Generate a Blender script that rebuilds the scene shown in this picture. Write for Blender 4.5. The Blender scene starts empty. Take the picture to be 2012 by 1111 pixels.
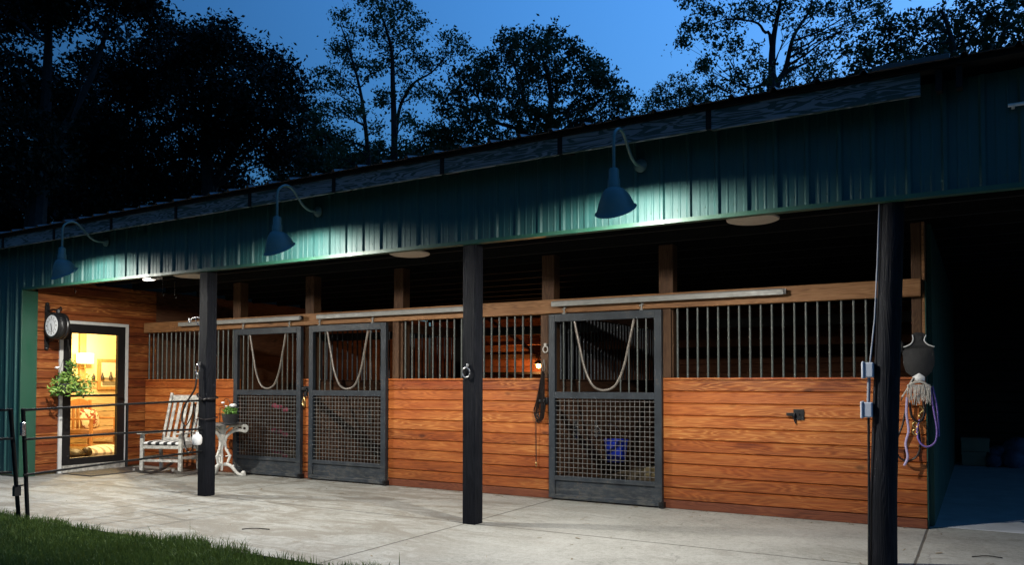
import bpy, bmesh, math, random
import numpy as np
from mathutils import Vector, Matrix
R = math.radians
random.seed(7)
C = bpy.context.scene.collection
S = bpy.context.scene

# ------------------------------------------------------------------ camera, world, exposure
YAW, PITCH, ROLL, CAMH, FPX = 30.177, 1.661, 0.032, 1.327, 1585.393
cy_, sy_ = math.cos(R(YAW)), math.sin(R(YAW))
FWD = Vector((-sy_*math.cos(R(PITCH)), cy_*math.cos(R(PITCH)), math.sin(R(PITCH))))
RT0 = Vector((cy_, sy_, 0)); UP0 = RT0.cross(FWD)
RT = RT0*math.cos(R(ROLL)) + UP0*math.sin(R(ROLL)); UPV = -RT0*math.sin(R(ROLL)) + UP0*math.cos(R(ROLL))
cam_d = bpy.data.cameras.new('camera'); cam = bpy.data.objects.new('camera', cam_d); C.objects.link(cam)
M = Matrix(((RT.x, UPV.x, -FWD.x, 0), (RT.y, UPV.y, -FWD.y, 0), (RT.z, UPV.z, -FWD.z, CAMH), (0, 0, 0, 1)))
cam.matrix_world = M
cam_d.sensor_width = 36; cam_d.lens = FPX/2012*36; cam_d.shift_y = (707.154-555.5)/2012
cam_d.clip_end = 2000; cam_d.clip_start = 0.05
S.camera = cam
S.view_settings.view_transform = 'Standard'; S.view_settings.look = 'None'
S.view_settings.exposure = 0; S.view_settings.gamma = 1
W_ = bpy.data.worlds.new('World'); S.world = W_; W_.use_nodes = True
wn = W_.node_tree; wn.nodes.clear()
sky = wn.nodes.new('ShaderNodeTexSky'); sky.sky_type = 'NISHITA'; sky.sun_disc = False
sky.sun_elevation = R(5); sky.sun_rotation = R(8); sky.ozone_density = 5.2; sky.dust_density = 0.2; sky.air_density = 1.0
bg = wn.nodes.new('ShaderNodeBackground'); bg.inputs[1].default_value = 0.25
wo = wn.nodes.new('ShaderNodeOutputWorld')
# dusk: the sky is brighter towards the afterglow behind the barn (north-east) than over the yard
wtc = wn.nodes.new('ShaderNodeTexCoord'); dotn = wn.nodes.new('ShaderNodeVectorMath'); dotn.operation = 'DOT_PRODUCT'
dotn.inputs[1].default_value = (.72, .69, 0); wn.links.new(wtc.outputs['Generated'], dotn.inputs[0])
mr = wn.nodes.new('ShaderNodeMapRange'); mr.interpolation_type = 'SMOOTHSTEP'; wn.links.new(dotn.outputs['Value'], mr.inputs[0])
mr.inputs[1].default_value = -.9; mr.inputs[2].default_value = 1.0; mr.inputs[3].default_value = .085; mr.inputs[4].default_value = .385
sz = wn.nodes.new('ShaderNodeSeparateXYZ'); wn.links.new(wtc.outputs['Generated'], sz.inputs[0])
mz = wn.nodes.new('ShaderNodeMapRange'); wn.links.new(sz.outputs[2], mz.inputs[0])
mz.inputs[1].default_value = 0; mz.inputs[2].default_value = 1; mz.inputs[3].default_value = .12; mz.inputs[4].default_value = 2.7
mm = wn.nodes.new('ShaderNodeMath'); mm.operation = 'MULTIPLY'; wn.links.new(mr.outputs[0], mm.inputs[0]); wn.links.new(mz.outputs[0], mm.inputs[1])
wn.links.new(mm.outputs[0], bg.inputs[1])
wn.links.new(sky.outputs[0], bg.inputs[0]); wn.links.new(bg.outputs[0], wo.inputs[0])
S.cycles.max_bounces = 6; S.cycles.diffuse_bounces = 2; S.cycles.glossy_bounces = 3; S.cycles.transparent_max_bounces = 12
S.cycles.use_denoising = True
S.cycles.sample_clamp_indirect = 4
LAMP_W = 330

def px(u, v, depth):
    "direction helper used for the far trees: a point at a real distance from the viewer"
    d = FWD + RT*((u-1006)/FPX) - UPV*((v-707.154)/FPX)
    return Vector((0, 0, CAMH)) + d*depth

# ------------------------------------------------------------------ materials
def mk(name):
    m = bpy.data.materials.new(name); m.use_nodes = True
    nt = m.node_tree; p = nt.nodes['Principled BSDF']
    return m, nt, p
def setp(p, col=None, rough=.6, metal=0, spec=.5):
    if col: p.inputs['Base Color'].default_value = (*col, 1)
    p.inputs['Roughness'].default_value = rough; p.inputs['Metallic'].default_value = metal
    p.inputs['Specular IOR Level'].default_value = spec
def coord(nt, scale=(1, 1, 1), loc=(0, 0, 0)):
    tc = nt.nodes.new('ShaderNodeTexCoord'); mp = nt.nodes.new('ShaderNodeMapping')
    mp.inputs['Scale'].default_value = scale; mp.inputs['Location'].default_value = loc
    nt.links.new(tc.outputs['Object'], mp.inputs[0]); return mp.outputs[0]
def noise(nt, vec, scale=5, detail=4, rough=.5, dist=0):
    n = nt.nodes.new('ShaderNodeTexNoise'); n.inputs['Scale'].default_value = scale
    n.inputs['Detail'].default_value = detail; n.inputs['Roughness'].default_value = rough; n.inputs['Distortion'].default_value = dist
    nt.links.new(vec, n.inputs['Vector']); return n.outputs['Fac']
def math_(nt, op, a, b=None, c=None):
    n = nt.nodes.new('ShaderNodeMath'); n.operation = op
    for i, x in enumerate((a, b, c)):
        if x is None: continue
        if isinstance(x, (int, float)): n.inputs[i].default_value = x
        else: nt.links.new(x, n.inputs[i])
    return n.outputs[0]
def ramp(nt, fac, stops):
    r = nt.nodes.new('ShaderNodeValToRGB'); e = r.color_ramp.elements
    while len(e) < len(stops): e.new(.5)
    for k, (p, c) in enumerate(stops):
        e[k].position = p; e[k].color = (*c, 1) if len(c) == 3 else c
    nt.links.new(fac, r.inputs[0]); return r.outputs[0]
def mix(nt, fac, a, b, mode='MIX'):
    n = nt.nodes.new('ShaderNodeMix'); n.data_type = 'RGBA'; n.blend_type = mode
    for i, x in ((0, fac), (6, a), (7, b)):
        if isinstance(x, (int, float)): n.inputs[i].default_value = x
        elif isinstance(x, tuple): n.inputs[i].default_value = (*x, 1)
        else: nt.links.new(x, n.inputs[i])
    return n.outputs[2]
def bump(nt, p, h, strength=.3, dist=.01):
    b = nt.nodes.new('ShaderNodeBump'); b.inputs['Strength'].default_value = strength; b.inputs['Distance'].default_value = dist
    nt.links.new(h, b.inputs['Height']); nt.links.new(b.outputs[0], p.inputs['Normal'])
def sep(nt, vec):
    s = nt.nodes.new('ShaderNodeSeparateXYZ'); nt.links.new(vec, s.inputs[0]); return s.outputs
def comb(nt, x, y, z):
    s = nt.nodes.new('ShaderNodeCombineXYZ')
    for i, a in enumerate((x, y, z)):
        if isinstance(a, (int, float)): s.inputs[i].default_value = a
        else: nt.links.new(a, s.inputs[i])
    return s.outputs[0]
def wnoise(nt, val):
    n = nt.nodes.new('ShaderNodeTexWhiteNoise'); n.noise_dimensions = '1D'; nt.links.new(val, n.inputs['W']); return n.outputs['Value']

def simple(name, col, rough=.6, metal=0, var=.25, scale=12, b=.15, spec=.5):
    m, nt, p = mk(name); setp(p, col, rough, metal, spec)
    v = coord(nt); n = noise(nt, v, scale, 5, .6)
    lo = tuple(c*(1-var) for c in col); hi = tuple(min(1, c*(1+var)) for c in col)
    nt.links.new(ramp(nt, n, [(.3, lo), (.7, hi)]), p.inputs['Base Color'])
    rr = ramp(nt, noise(nt, v, scale*2.3, 3), [(.3, (max(0, rough-.12),)*3), (.7, (min(1, rough+.12),)*3)])
    nt.links.new(rr, p.inputs['Roughness'])
    if b: bump(nt, p, noise(nt, v, scale*5, 4), b, .004)
    return m
def wood(name, axis, pitch, off, cols, rough=.5, knots=True, contrast=1.0, segs=2.4, dirt=None):
    """planks: grain along 'axis', one tone per board; cols = dark, mid, light"""
    m, nt, p = mk(name); setp(p, None, rough, 0, .12 if name == 'black_stained_wood' else .35)
    s = sep(nt, coord(nt))
    a = s[0] if axis == 'X' else (s[1] if axis == 'Y' else s[2])
    b_ = s[2] if axis != 'Z' else s[0]
    other = s[1] if axis == 'X' else s[0] if axis == 'Y' else s[1]
    bid = math_(nt, 'FLOOR', math_(nt, 'DIVIDE', math_(nt, 'SUBTRACT', b_, off), pitch)) if pitch else math_(nt, 'MULTIPLY', b_, 0.0)
    seg = math_(nt, 'FLOOR', math_(nt, 'DIVIDE', math_(nt, 'ADD', a, 200.0), 400.0))
    rid = wnoise(nt, math_(nt, 'ADD', math_(nt, 'MULTIPLY', bid, 3.17), math_(nt, 'MULTIPLY', seg, 17.3)))
    aa = math_(nt, 'ADD', a, math_(nt, 'MULTIPLY', rid, 37.0))
    vec = comb(nt, math_(nt, 'MULTIPLY', aa, .55), math_(nt, 'MULTIPLY', b_, 6.5), math_(nt, 'MULTIPLY', other, 6.5))
    f = noise(nt, vec, 1.6, 2.5, .45, .2)
    rings = math_(nt, 'SINE', math_(nt, 'MULTIPLY', f, 105.0))
    rings = math_(nt, 'MULTIPLY_ADD', rings, .5, .5)
    fine = noise(nt, comb(nt, math_(nt, 'MULTIPLY', aa, 2.5), math_(nt, 'MULTIPLY', b_, 90), math_(nt, 'MULTIPLY', other, 90)), 1.0, 4, .6)
    big = noise(nt, comb(nt, math_(nt, 'MULTIPLY', aa, 1.2), math_(nt, 'MULTIPLY', b_, 3), other), 1.3, 3)
    t = math_(nt, 'ADD', math_(nt, 'MULTIPLY', rings, .30*contrast), math_(nt, 'MULTIPLY', fine, .55))
    t = math_(nt, 'ADD', t, math_(nt, 'MULTIPLY', math_(nt, 'SUBTRACT', rid, .5), .26))
    t = math_(nt, 'ADD', t, math_(nt, 'MULTIPLY', math_(nt, 'SUBTRACT', big, .5), .7))
    col = ramp(nt, t, [(.05, cols[0]), (.42, cols[1]), (.85, cols[2])])
    if name.startswith('cedar'):
        dr = noise(nt, comb(nt, math_(nt, 'MULTIPLY', aa, .45), math_(nt, 'MULTIPLY', b_, 2.2), 5.0), 1.2, 3, .6)
        col = mix(nt, .8, col, ramp(nt, dr, [(.34, (.72, .50, .42)), (.50, (.98, .98, .95)), (.66, (1.0, 1.0, 1.0))]), 'MULTIPLY')
        gl = ramp(nt, noise(nt, comb(nt, math_(nt, 'MULTIPLY', aa, .35), math_(nt, 'MULTIPLY', b_, 1.6), 9.0), 1.1, 3, .6), [(.48, (0, 0, 0)), (.62, (1, 1, 1))])
        gold = ramp(nt, t, [(.10, (.16, .042, .007)), (.42, (.42, .140, .028)), (.85, (.66, .28, .070))])
        col = mix(nt, math_(nt, 'MULTIPLY', gl, .38), col, gold)
        pale = ramp(nt, rings, [(.78, (0, 0, 0)), (.97, (1, 1, 1))])
        col = mix(nt, math_(nt, 'MULTIPLY', math_(nt, 'MULTIPLY', pale, gl), .30), col, (.68, .36, .12))
    if knots:
        vo = nt.nodes.new('ShaderNodeTexVoronoi'); vo.inputs['Scale'].default_value = 1.0
        kv = comb(nt, math_(nt, 'MULTIPLY', aa, 1.9), math_(nt, 'MULTIPLY', b_, 4.2), 0.0)
        nt.links.new(kv, vo.inputs['Vector'])
        k = ramp(nt, vo.outputs['Distance'], [(.05, (1, 1, 1)), (.13, (0, 0, 0))])
        kk = math_(nt, 'MULTIPLY', k, math_(nt, 'GREATER_THAN', noise(nt, kv, .9, 1), .5))
        col = mix(nt, math_(nt, 'MULTIPLY', kk, .75), col, tuple(c*.35 for c in cols[0]))
    if dirt:   # scuffed, weathered band near the floor
        z = s[2]
        d = math_(nt, 'SUBTRACT', 1.0, math_(nt, 'DIVIDE', z, dirt))
        d = math_(nt, 'MULTIPLY', math_(nt, 'MAXIMUM', d, 0.0), noise(nt, vec, 3, 3))
        col = mix(nt, math_(nt, 'MULTIPLY', d, 1.1), col, tuple(c*.45 for c in cols[0]))
    nt.links.new(col, p.inputs['Base Color'])
    nt.links.new(ramp(nt, fine, [(.2, (rough+.12,)*3), (.8, (max(.1, rough-.1),)*3)]), p.inputs['Roughness'])
    if name == 'black_stained_wood':   # rubbed and chipped streaks
        w = ramp(nt, noise(nt, comb(nt, math_(nt, 'MULTIPLY', aa, .9), math_(nt, 'MULTIPLY', b_, 38), math_(nt, 'MULTIPLY', other, 38)), 1.0, 5, .75), [(.60, (0, 0, 0)), (.72, (1, 1, 1))])
        col = mix(nt, math_(nt, 'MULTIPLY', w, .42), col, (.07, .064, .058)); nt.links.new(col, p.inputs['Base Color'])
    bump(nt, p, math_(nt, 'ADD', math_(nt, 'MULTIPLY', rings, .4), fine), .6 if name == 'black_stained_wood' else .3, .008 if name == 'black_stained_wood' else .004)
    return m

PITCH_B = 0.1275
CED = ((.14, .027, .005), (.37, .095, .020), (.57, .185, .045))
m_wall = wood('cedar_siding', 'X', PITCH_B, .09, CED, .48, dirt=.9)
m_base = wood('dark_red_base', 'X', 0, 0, ((.05, .014, .006), (.13, .035, .014), (.20, .065, .025)), .6)
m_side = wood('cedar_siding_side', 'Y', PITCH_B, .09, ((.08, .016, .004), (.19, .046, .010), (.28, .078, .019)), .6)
m_beam = wood('brown_beam_wood', 'X', 0, 0, ((.08, .034, .013), (.24, .112, .044), (.36, .195, .09)), .65, contrast=.8)
m_ipost = wood('brown_post_wood', 'Z', 0, 0, ((.026, .011, .005), (.075, .035, .015), (.13, .068, .034)), .7, contrast=.8)
m_dpost = wood('black_stained_wood', 'Z', 0, 0, ((.002, .0025, .004), (.006, .007, .010), (.018, .019, .025)), .66, contrast=.7)
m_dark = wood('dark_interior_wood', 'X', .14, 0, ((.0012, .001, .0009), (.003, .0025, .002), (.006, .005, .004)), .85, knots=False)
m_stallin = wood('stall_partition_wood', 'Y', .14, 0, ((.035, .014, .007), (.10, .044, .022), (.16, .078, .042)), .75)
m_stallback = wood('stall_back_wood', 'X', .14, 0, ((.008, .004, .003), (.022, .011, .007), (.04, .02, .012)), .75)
m_barnred = wood('barn_inner_plank', 'X', .17, 0, ((.10, .03, .012), (.22, .08, .035), (.32, .13, .06)), .7)
m_pine = wood('warm_pine', 'Z', 0, 0, ((.32, .13, .04), (.48, .22, .075), (.60, .31, .12)), .5)
m_painsc = wood('pale_wainscot', 'Y', .15, 0, ((.36, .22, .10), (.60, .42, .22), (.74, .56, .32)), .6)

def peel():
    m, nt, p = mk('peeling_green_paint'); setp(p, None, .7)
    s = sep(nt, coord(nt))
    vec = comb(nt, math_(nt, 'MULTIPLY', s[0], 1.1), math_(nt, 'MULTIPLY', s[1], 6), math_(nt, 'MULTIPLY', s[2], 9))
    f = noise(nt, vec, 1.5, 2, .5, .6)
    r = math_(nt, 'MULTIPLY_ADD', math_(nt, 'SINE', math_(nt, 'MULTIPLY', f, 64)), .5, .5)
    patch = noise(nt, vec, .9, 4, .65, .4)
    k = ramp(nt, math_(nt, 'ADD', math_(nt, 'MULTIPLY', r, .35), patch), [(.64, (0, 0, 0)), (.72, (1, 1, 1))])
    col = mix(nt, k, (.028, .055, .048), (.17, .19, .205))
    nt.links.new(col, p.inputs['Base Color']); bump(nt, p, k, .5, .004); return m
m_peel = peel()
def metal_paint(name, col, rough=.36):
    m, nt, p = mk(name); setp(p, col, rough, 0, .5)
    v = coord(nt, (1, 1, .25)); n = noise(nt, v, 9, 6, .7); sm = noise(nt, coord(nt), 60, 3)
    nt.links.new(mix(nt, ramp(nt, n, [(.35, (0, 0, 0)), (.8, (.5, .5, .5))]), tuple(col), tuple(c*.6+.02 for c in col)), p.inputs['Base Color'])
    nt.links.new(ramp(nt, n, [(.3, (rough-.08,)*3), (.7, (rough+.14,)*3)]), p.inputs['Roughness'])
    bump(nt, p, math_(nt, 'ADD', n, math_(nt, 'MULTIPLY', sm, .2)), .12, .006); return m
m_green = metal_paint('green_steel_siding', (.011, .068, .064), .55)
m_greentrim = metal_paint('green_steel_trim', (.014, .075, .045), .45)
m_roof = metal_paint('dark_roof_steel', (.05, .045, .045), .4)
m_iron = metal_paint('door_frame_iron', (.022, .028, .036), .48)
def worn_iron():
    m, nt, p = mk('worn_door_iron'); setp(p, None, .48, 0, .4)
    v = coord(nt, (1, 1, .6)); n = noise(nt, v, 4.5, 6, .7, .5); f = noise(nt, coord(nt), 28, 5, .7)
    col = ramp(nt, n, [(.35, (.014, .018, .023)), (.60, (.030, .038, .047))])
    ch = ramp(nt, math_(nt, 'ADD', math_(nt, 'MULTIPLY', n, .5), math_(nt, 'MULTIPLY', f, .5)), [(.57, (0, 0, 0)), (.64, (1, 1, 1))])
    col = mix(nt, math_(nt, 'MULTIPLY', ch, .7), col, (.11, .085, .06))
    z = sep(nt, coord(nt))[2]
    mud = math_(nt, 'MULTIPLY', ramp(nt, z, [(.0, (1, 1, 1)), (.32, (0, 0, 0))]), ramp(nt, noise(nt, coord(nt, (1.5, 1, 5)), 5, 5, .7), [(.45, (0, 0, 0)), (.62, (1, 1, 1))]))
    col = mix(nt, math_(nt, 'MULTIPLY', mud, .6), col, (.12, .115, .10))
    nt.links.new(col, p.inputs['Base Color']); nt.links.new(ramp(nt, f, [(.3, (.38, .38, .38)), (.7, (.62, .62, .62))]), p.inputs['Roughness'])
    bump(nt, p, f, .2, .003); return m
m_diron = worn_iron()
m_bar = simple('painted_bar_steel', (.075, .085, .078), .4, 0, .3, 30)
m_yoke = simple('worn_yoke_steel', (.20, .175, .15), .4, .3, .35, 14)
m_mesh = simple('mesh_wire_steel', (.15, .145, .135), .5, .2, .4, 30)
m_alu = simple('track_aluminium', (.24, .24, .225), .5, .1, .12, 10)
m_black = simple('black_iron', (.012, .012, .013), .45, .2, .3, 20)
m_fence = simple('dark_pipe_paint', (.006, .0065, .007), .65, 0, .5, 18, .15, .2)
m_lampshade = simple('green_lamp_enamel', (.085, .15, .14), .45, 0, .1, 10, 0)
m_white = simple('white_trim_paint', (.62, .62, .60), .5, 0, .08, 8)
m_inner = simple('white_enamel', (.8, .8, .78), .3, 0, .02, 8, 0)
m_chair = simple('weathered_white_paint', (.40, .385, .34), .65, 0, .55, 16, .5)
m_iron_w = simple('white_cast_iron', (.66, .64, .58), .5, 0, .22, 22, .4)
m_disc = simple('cream_disc', (.50, .44, .35), .6, 0, .06, 6, 0)
m_greybox = simple('grey_pvc', (.42, .46, .52), .45, 0, .08, 10, 0)
m_pipe = simple('dull_pipe', (.20, .22, .26), .6, 0, .15, 10, 0)
m_pot = simple('charcoal_pot', (.035, .035, .038), .6, 0, .2, 14)
m_leafp = simple('plant_green', (.10, .22, .035), .5, 0, .5, 25, 0)
m_leafp2 = simple('plant_light_green', (.22, .34, .06), .5, 0, .4, 25, 0)
m_petal = simple('white_petal', (.80, .80, .78), .5, 0, .06, 20, 0)
m_leather = simple('dark_leather', (.018, .012, .010), .45, 0, .5, 25, .4)
m_brass = simple('brass', (.55, .40, .16), .3, .9, .15, 20, 0)
m_chrome = simple('worn_chrome', (.55, .55, .55), .25, .9, .15, 20, 0)
m_purple = simple('purple_nylon', (.20, .13, .42), .7, 0, .25, 60, .4)
m_lilac = simple('lilac_rope', (.42, .36, .55), .75, 0, .2, 70, .5)
m_fleece = simple('pale_fleece', (.50, .47, .42), .9, 0, .2, 60, .6)
m_maskmesh = simple('mask_mesh_black', (.020, .020, .021), .8, 0, .3, 70, .5)
m_blue = simple('blue_plastic', (.015, .05, .62), .35, 0, .1, 10, 0)
m_hay = simple('hay', (.42, .33, .17), .9, 0, .4, 40, .6)
m_mat = simple('rubber_mat', (.045, .042, .040), .85, 0, .25, 40, .5)
m_cushB = simple('black_stripe_cloth', (.016, .016, .018), .9, 0, .2, 50, .3)
m_cushW = simple('white_stripe_cloth', (.70, .69, .66), .9, 0, .1, 50, .3)
m_yellow = simple('yellow_plaster', (.78, .62, .30), .8, 0, .05, 4, .1)
m_floorin = simple('tack_room_floor', (.30, .20, .11), .6, 0, .25, 6)
m_seatpad = simple('brown_seat', (.38, .20, .10), .8, 0, .2, 20)
m_rug = simple('cream_rug', (.70, .60, .42), .9, 0, .12, 30, .4)
m_tan = simple('tan_cardboard', (.30, .24, .17), .8, 0, .15, 8)
m_bag = simple('blue_grey_sack', (.10, .12, .20), .8, 0, .3, 9, .4)
m_slate = simple('weathered_top', (.17, .155, .14), .6, 0, .35, 20)
m_pink = simple('pink_cloth', (.45, .07, .12), .8, 0, .2, 20)

def cow():
    m, nt, p = mk('cowhide'); setp(p, None, .85); v = coord(nt)
    n = noise(nt, v, 7, 3, .6, 1.0)
    nt.links.new(ramp(nt, n, [(.49, (.26, .06, .03)), (.51, (.80, .70, .50))]), p.inputs['Base Color']); return m
m_cow = cow()
def stripes():
    m, nt, p = mk('striped_bedding'); setp(p, None, .9); s = sep(nt, coord(nt))
    w = math_(nt, 'SINE', math_(nt, 'MULTIPLY', s[1], 60.0))
    nt.links.new(ramp(nt, math_(nt, 'MULTIPLY_ADD', w, .5, .5), [(.7, (.72, .66, .52)), (.8, (.36, .30, .22))]), p.inputs['Base Color']); return m
m_stripe = stripes()
def emis(name, col, st):
    m, nt, p = mk(name); setp(p, col, .5); p.inputs['Emission Color'].default_value = (*col, 1); p.inputs['Emission Strength'].default_value = st; return m
m_bulb = emis('lit_bulb', (1, .97, .90), 8)
m_led = emis('lit_led', (1, .95, .85), 5)
m_shade_lit = emis('lit_lampshade', (1, .80, .48), 2.6)
m_warmbulb = emis('lit_warm_bulb', (1, .55, .16), 14)
def glass():
    m = bpy.data.materials.new('window_glass'); m.use_nodes = True; nt = m.node_tree; nt.nodes.clear()
    o = nt.nodes.new('ShaderNodeOutputMaterial'); t = nt.nodes.new('ShaderNodeBsdfTransparent'); g = nt.nodes.new('ShaderNodeBsdfGlossy')
    g.inputs['Roughness'].default_value = .02; f = nt.nodes.new('ShaderNodeFresnel'); f.inputs[0].default_value = 1.3
    x = nt.nodes.new('ShaderNodeMixShader'); nt.links.new(f.outputs[0], x.inputs[0]); nt.links.new(t.outputs[0], x.inputs[1]); nt.links.new(g.outputs[0], x.inputs[2])
    nt.links.new(x.outputs[0], o.inputs[0]); return m
m_glass = glass()
JX = [-15.35, -11.65, -7.95, -4.22, -.44, 3.3]
def concrete():
    m, nt, p = mk('broom_finished_concrete'); setp(p, None, .8)
    v = coord(nt); s = sep(nt, v)
    big = noise(nt, v, .55, 5, .6, .6); mid = noise(nt, v, 3.2, 6, .7, .4); fine = noise(nt, v, 90, 3, .6)
    sp = noise(nt, v, 22, 4, .7)
    t = math_(nt, 'ADD', math_(nt, 'MULTIPLY', big, .35), math_(nt, 'ADD', math_(nt, 'MULTIPLY', mid, .25), math_(nt, 'MULTIPLY', sp, .40)))
    col = ramp(nt, t, [(.38, (.125, .122, .095)), (.48, (.235, .234, .198)), (.62, (.36, .358, .318))])
    st = ramp(nt, noise(nt, comb(nt, math_(nt, 'MULTIPLY', s[0], 1.0), math_(nt, 'MULTIPLY', s[1], 1.5), 0.0), 1.3, 7, .76, 1.0), [(.55, (0, 0, 0)), (.70, (1, 1, 1))])
    col = mix(nt, math_(nt, 'MULTIPLY', st, .75), col, (.11, .10, .068))
    # damp, mossy staining on the western slabs
    wx = ramp(nt, math_(nt, 'ADD', math_(nt, 'MULTIPLY', s[0], -.16), math_(nt, 'MULTIPLY', mid, .5)), [(.70, (0, 0, 0)), (1.0, (1, 1, 1))])
    band = ramp(nt, noise(nt, comb(nt, math_(nt, 'MULTIPLY', s[0], .8), math_(nt, 'MULTIPLY', s[1], 2.4), 2.0), 1.5, 6, .72, .9), [(.45, (0, 0, 0)), (.56, (1, 1, 1))])
    col = mix(nt, math_(nt, 'MULTIPLY', math_(nt, 'MULTIPLY', wx, band), .85), col, (.11, .092, .055))
    spk = ramp(nt, sp, [(.60, (0, 0, 0)), (.68, (1, 1, 1))])
    col = mix(nt, math_(nt, 'MULTIPLY', spk, .35), col, (.14, .13, .10))
    crk = nt.nodes.new('ShaderNodeTexVoronoi'); crk.feature = 'DISTANCE_TO_EDGE'; crk.inputs['Scale'].default_value = .33
    nt.links.new(comb(nt, math_(nt, 'ADD', s[0], math_(nt, 'MULTIPLY', mid, .35)), math_(nt, 'ADD', s[1], math_(nt, 'MULTIPLY', big, .5)), 0.0), crk.inputs['Vector'])
    ck_ = math_(nt, 'MULTIPLY', ramp(nt, crk.outputs['Distance'], [(.0008, (1, 1, 1)), (.0026, (0, 0, 0))]), math_(nt, 'GREATER_THAN', big, .53))
    col = mix(nt, math_(nt, 'MULTIPLY', ck_, .55), col, (.05, .045, .035))
    col = mix(nt, .18, col, ramp(nt, fine, [(.3, (.2, .2, .2)), (.7, (.7, .7, .7))]))
    # tooled joints
    wob = math_(nt, 'MULTIPLY', math_(nt, 'SUBTRACT', noise(nt, v, 1.5, 2), .5), .012)
    d = None
    for x in JX:
        k = math_(nt, 'ABSOLUTE', math_(nt, 'ADD', math_(nt, 'SUBTRACT', s[0], x), wob)); d = k if d is None else math_(nt, 'MINIMUM', d, k)
    for y in (6.42, 4.42-.001):
        d = math_(nt, 'MINIMUM', d, math_(nt, 'ABSOLUTE', math_(nt, 'ADD', math_(nt, 'SUBTRACT', s[1], y), wob)))
    j = ramp(nt, math_(nt, 'MULTIPLY', d, 10.0), [(.07, (1, 1, 1)), (.13, (0, 0, 0))])
    col = mix(nt, math_(nt, 'MULTIPLY', j, .92), col, (.06, .055, .045))
    nt.links.new(col, p.inputs['Base Color'])
    h = math_(nt, 'SUBTRACT', math_(nt, 'ADD', math_(nt, 'MULTIPLY', fine, .35), math_(nt, 'MULTIPLY', mid, .7)), math_(nt, 'MULTIPLY', j, 1.5))
    bump(nt, p, h, .35, .006); return m
m_conc = concrete()
m_aisle = simple('aisle_concrete', (.50, .52, .54), .7, 0, .15, 3, .15)
m_soil = simple('lawn_soil', (.035, .050, .018), .95, 0, .4, 3, .5)
m_shav = simple('wood_shavings', (.30, .23, .14), .95, 0, .35, 18, .7)
def leafmat(name, a, b, sc=.5):
    m, nt, p = mk(name); setp(p, None, .6, 0, .25)
    n = noise(nt, coord(nt), sc, 3); n2 = noise(nt, coord(nt), sc*14, 1)
    nt.links.new(ramp(nt, math_(nt, 'ADD', math_(nt, 'MULTIPLY', n, .5), math_(nt, 'MULTIPLY', n2, .5)), [(.3, a), (.7, b)]), p.inputs['Base Color'])
    tr = nt.nodes.new('ShaderNodeBsdfTranslucent'); tr.inputs[0].default_value = (*[c*1.0 for c in b], 1)
    mx = nt.nodes.new('ShaderNodeMixShader'); mx.inputs[0].default_value = .2
    o = nt.nodes['Material Output']; nt.links.new(p.outputs[0], mx.inputs[1]); nt.links.new(tr.outputs[0], mx.inputs[2]); nt.links.new(mx.outputs[0], o.inputs[0])
    return m
m_grass = leafmat('grass_blade', (.022, .055, .012), (.11, .17, .035), 1.3)
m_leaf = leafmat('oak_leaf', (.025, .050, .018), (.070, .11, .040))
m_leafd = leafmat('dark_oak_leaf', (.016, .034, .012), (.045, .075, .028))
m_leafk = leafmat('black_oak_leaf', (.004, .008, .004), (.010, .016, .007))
m_bark = simple('bark', (.012, .011, .010), .9, 0, .4, 6, .8)

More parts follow.
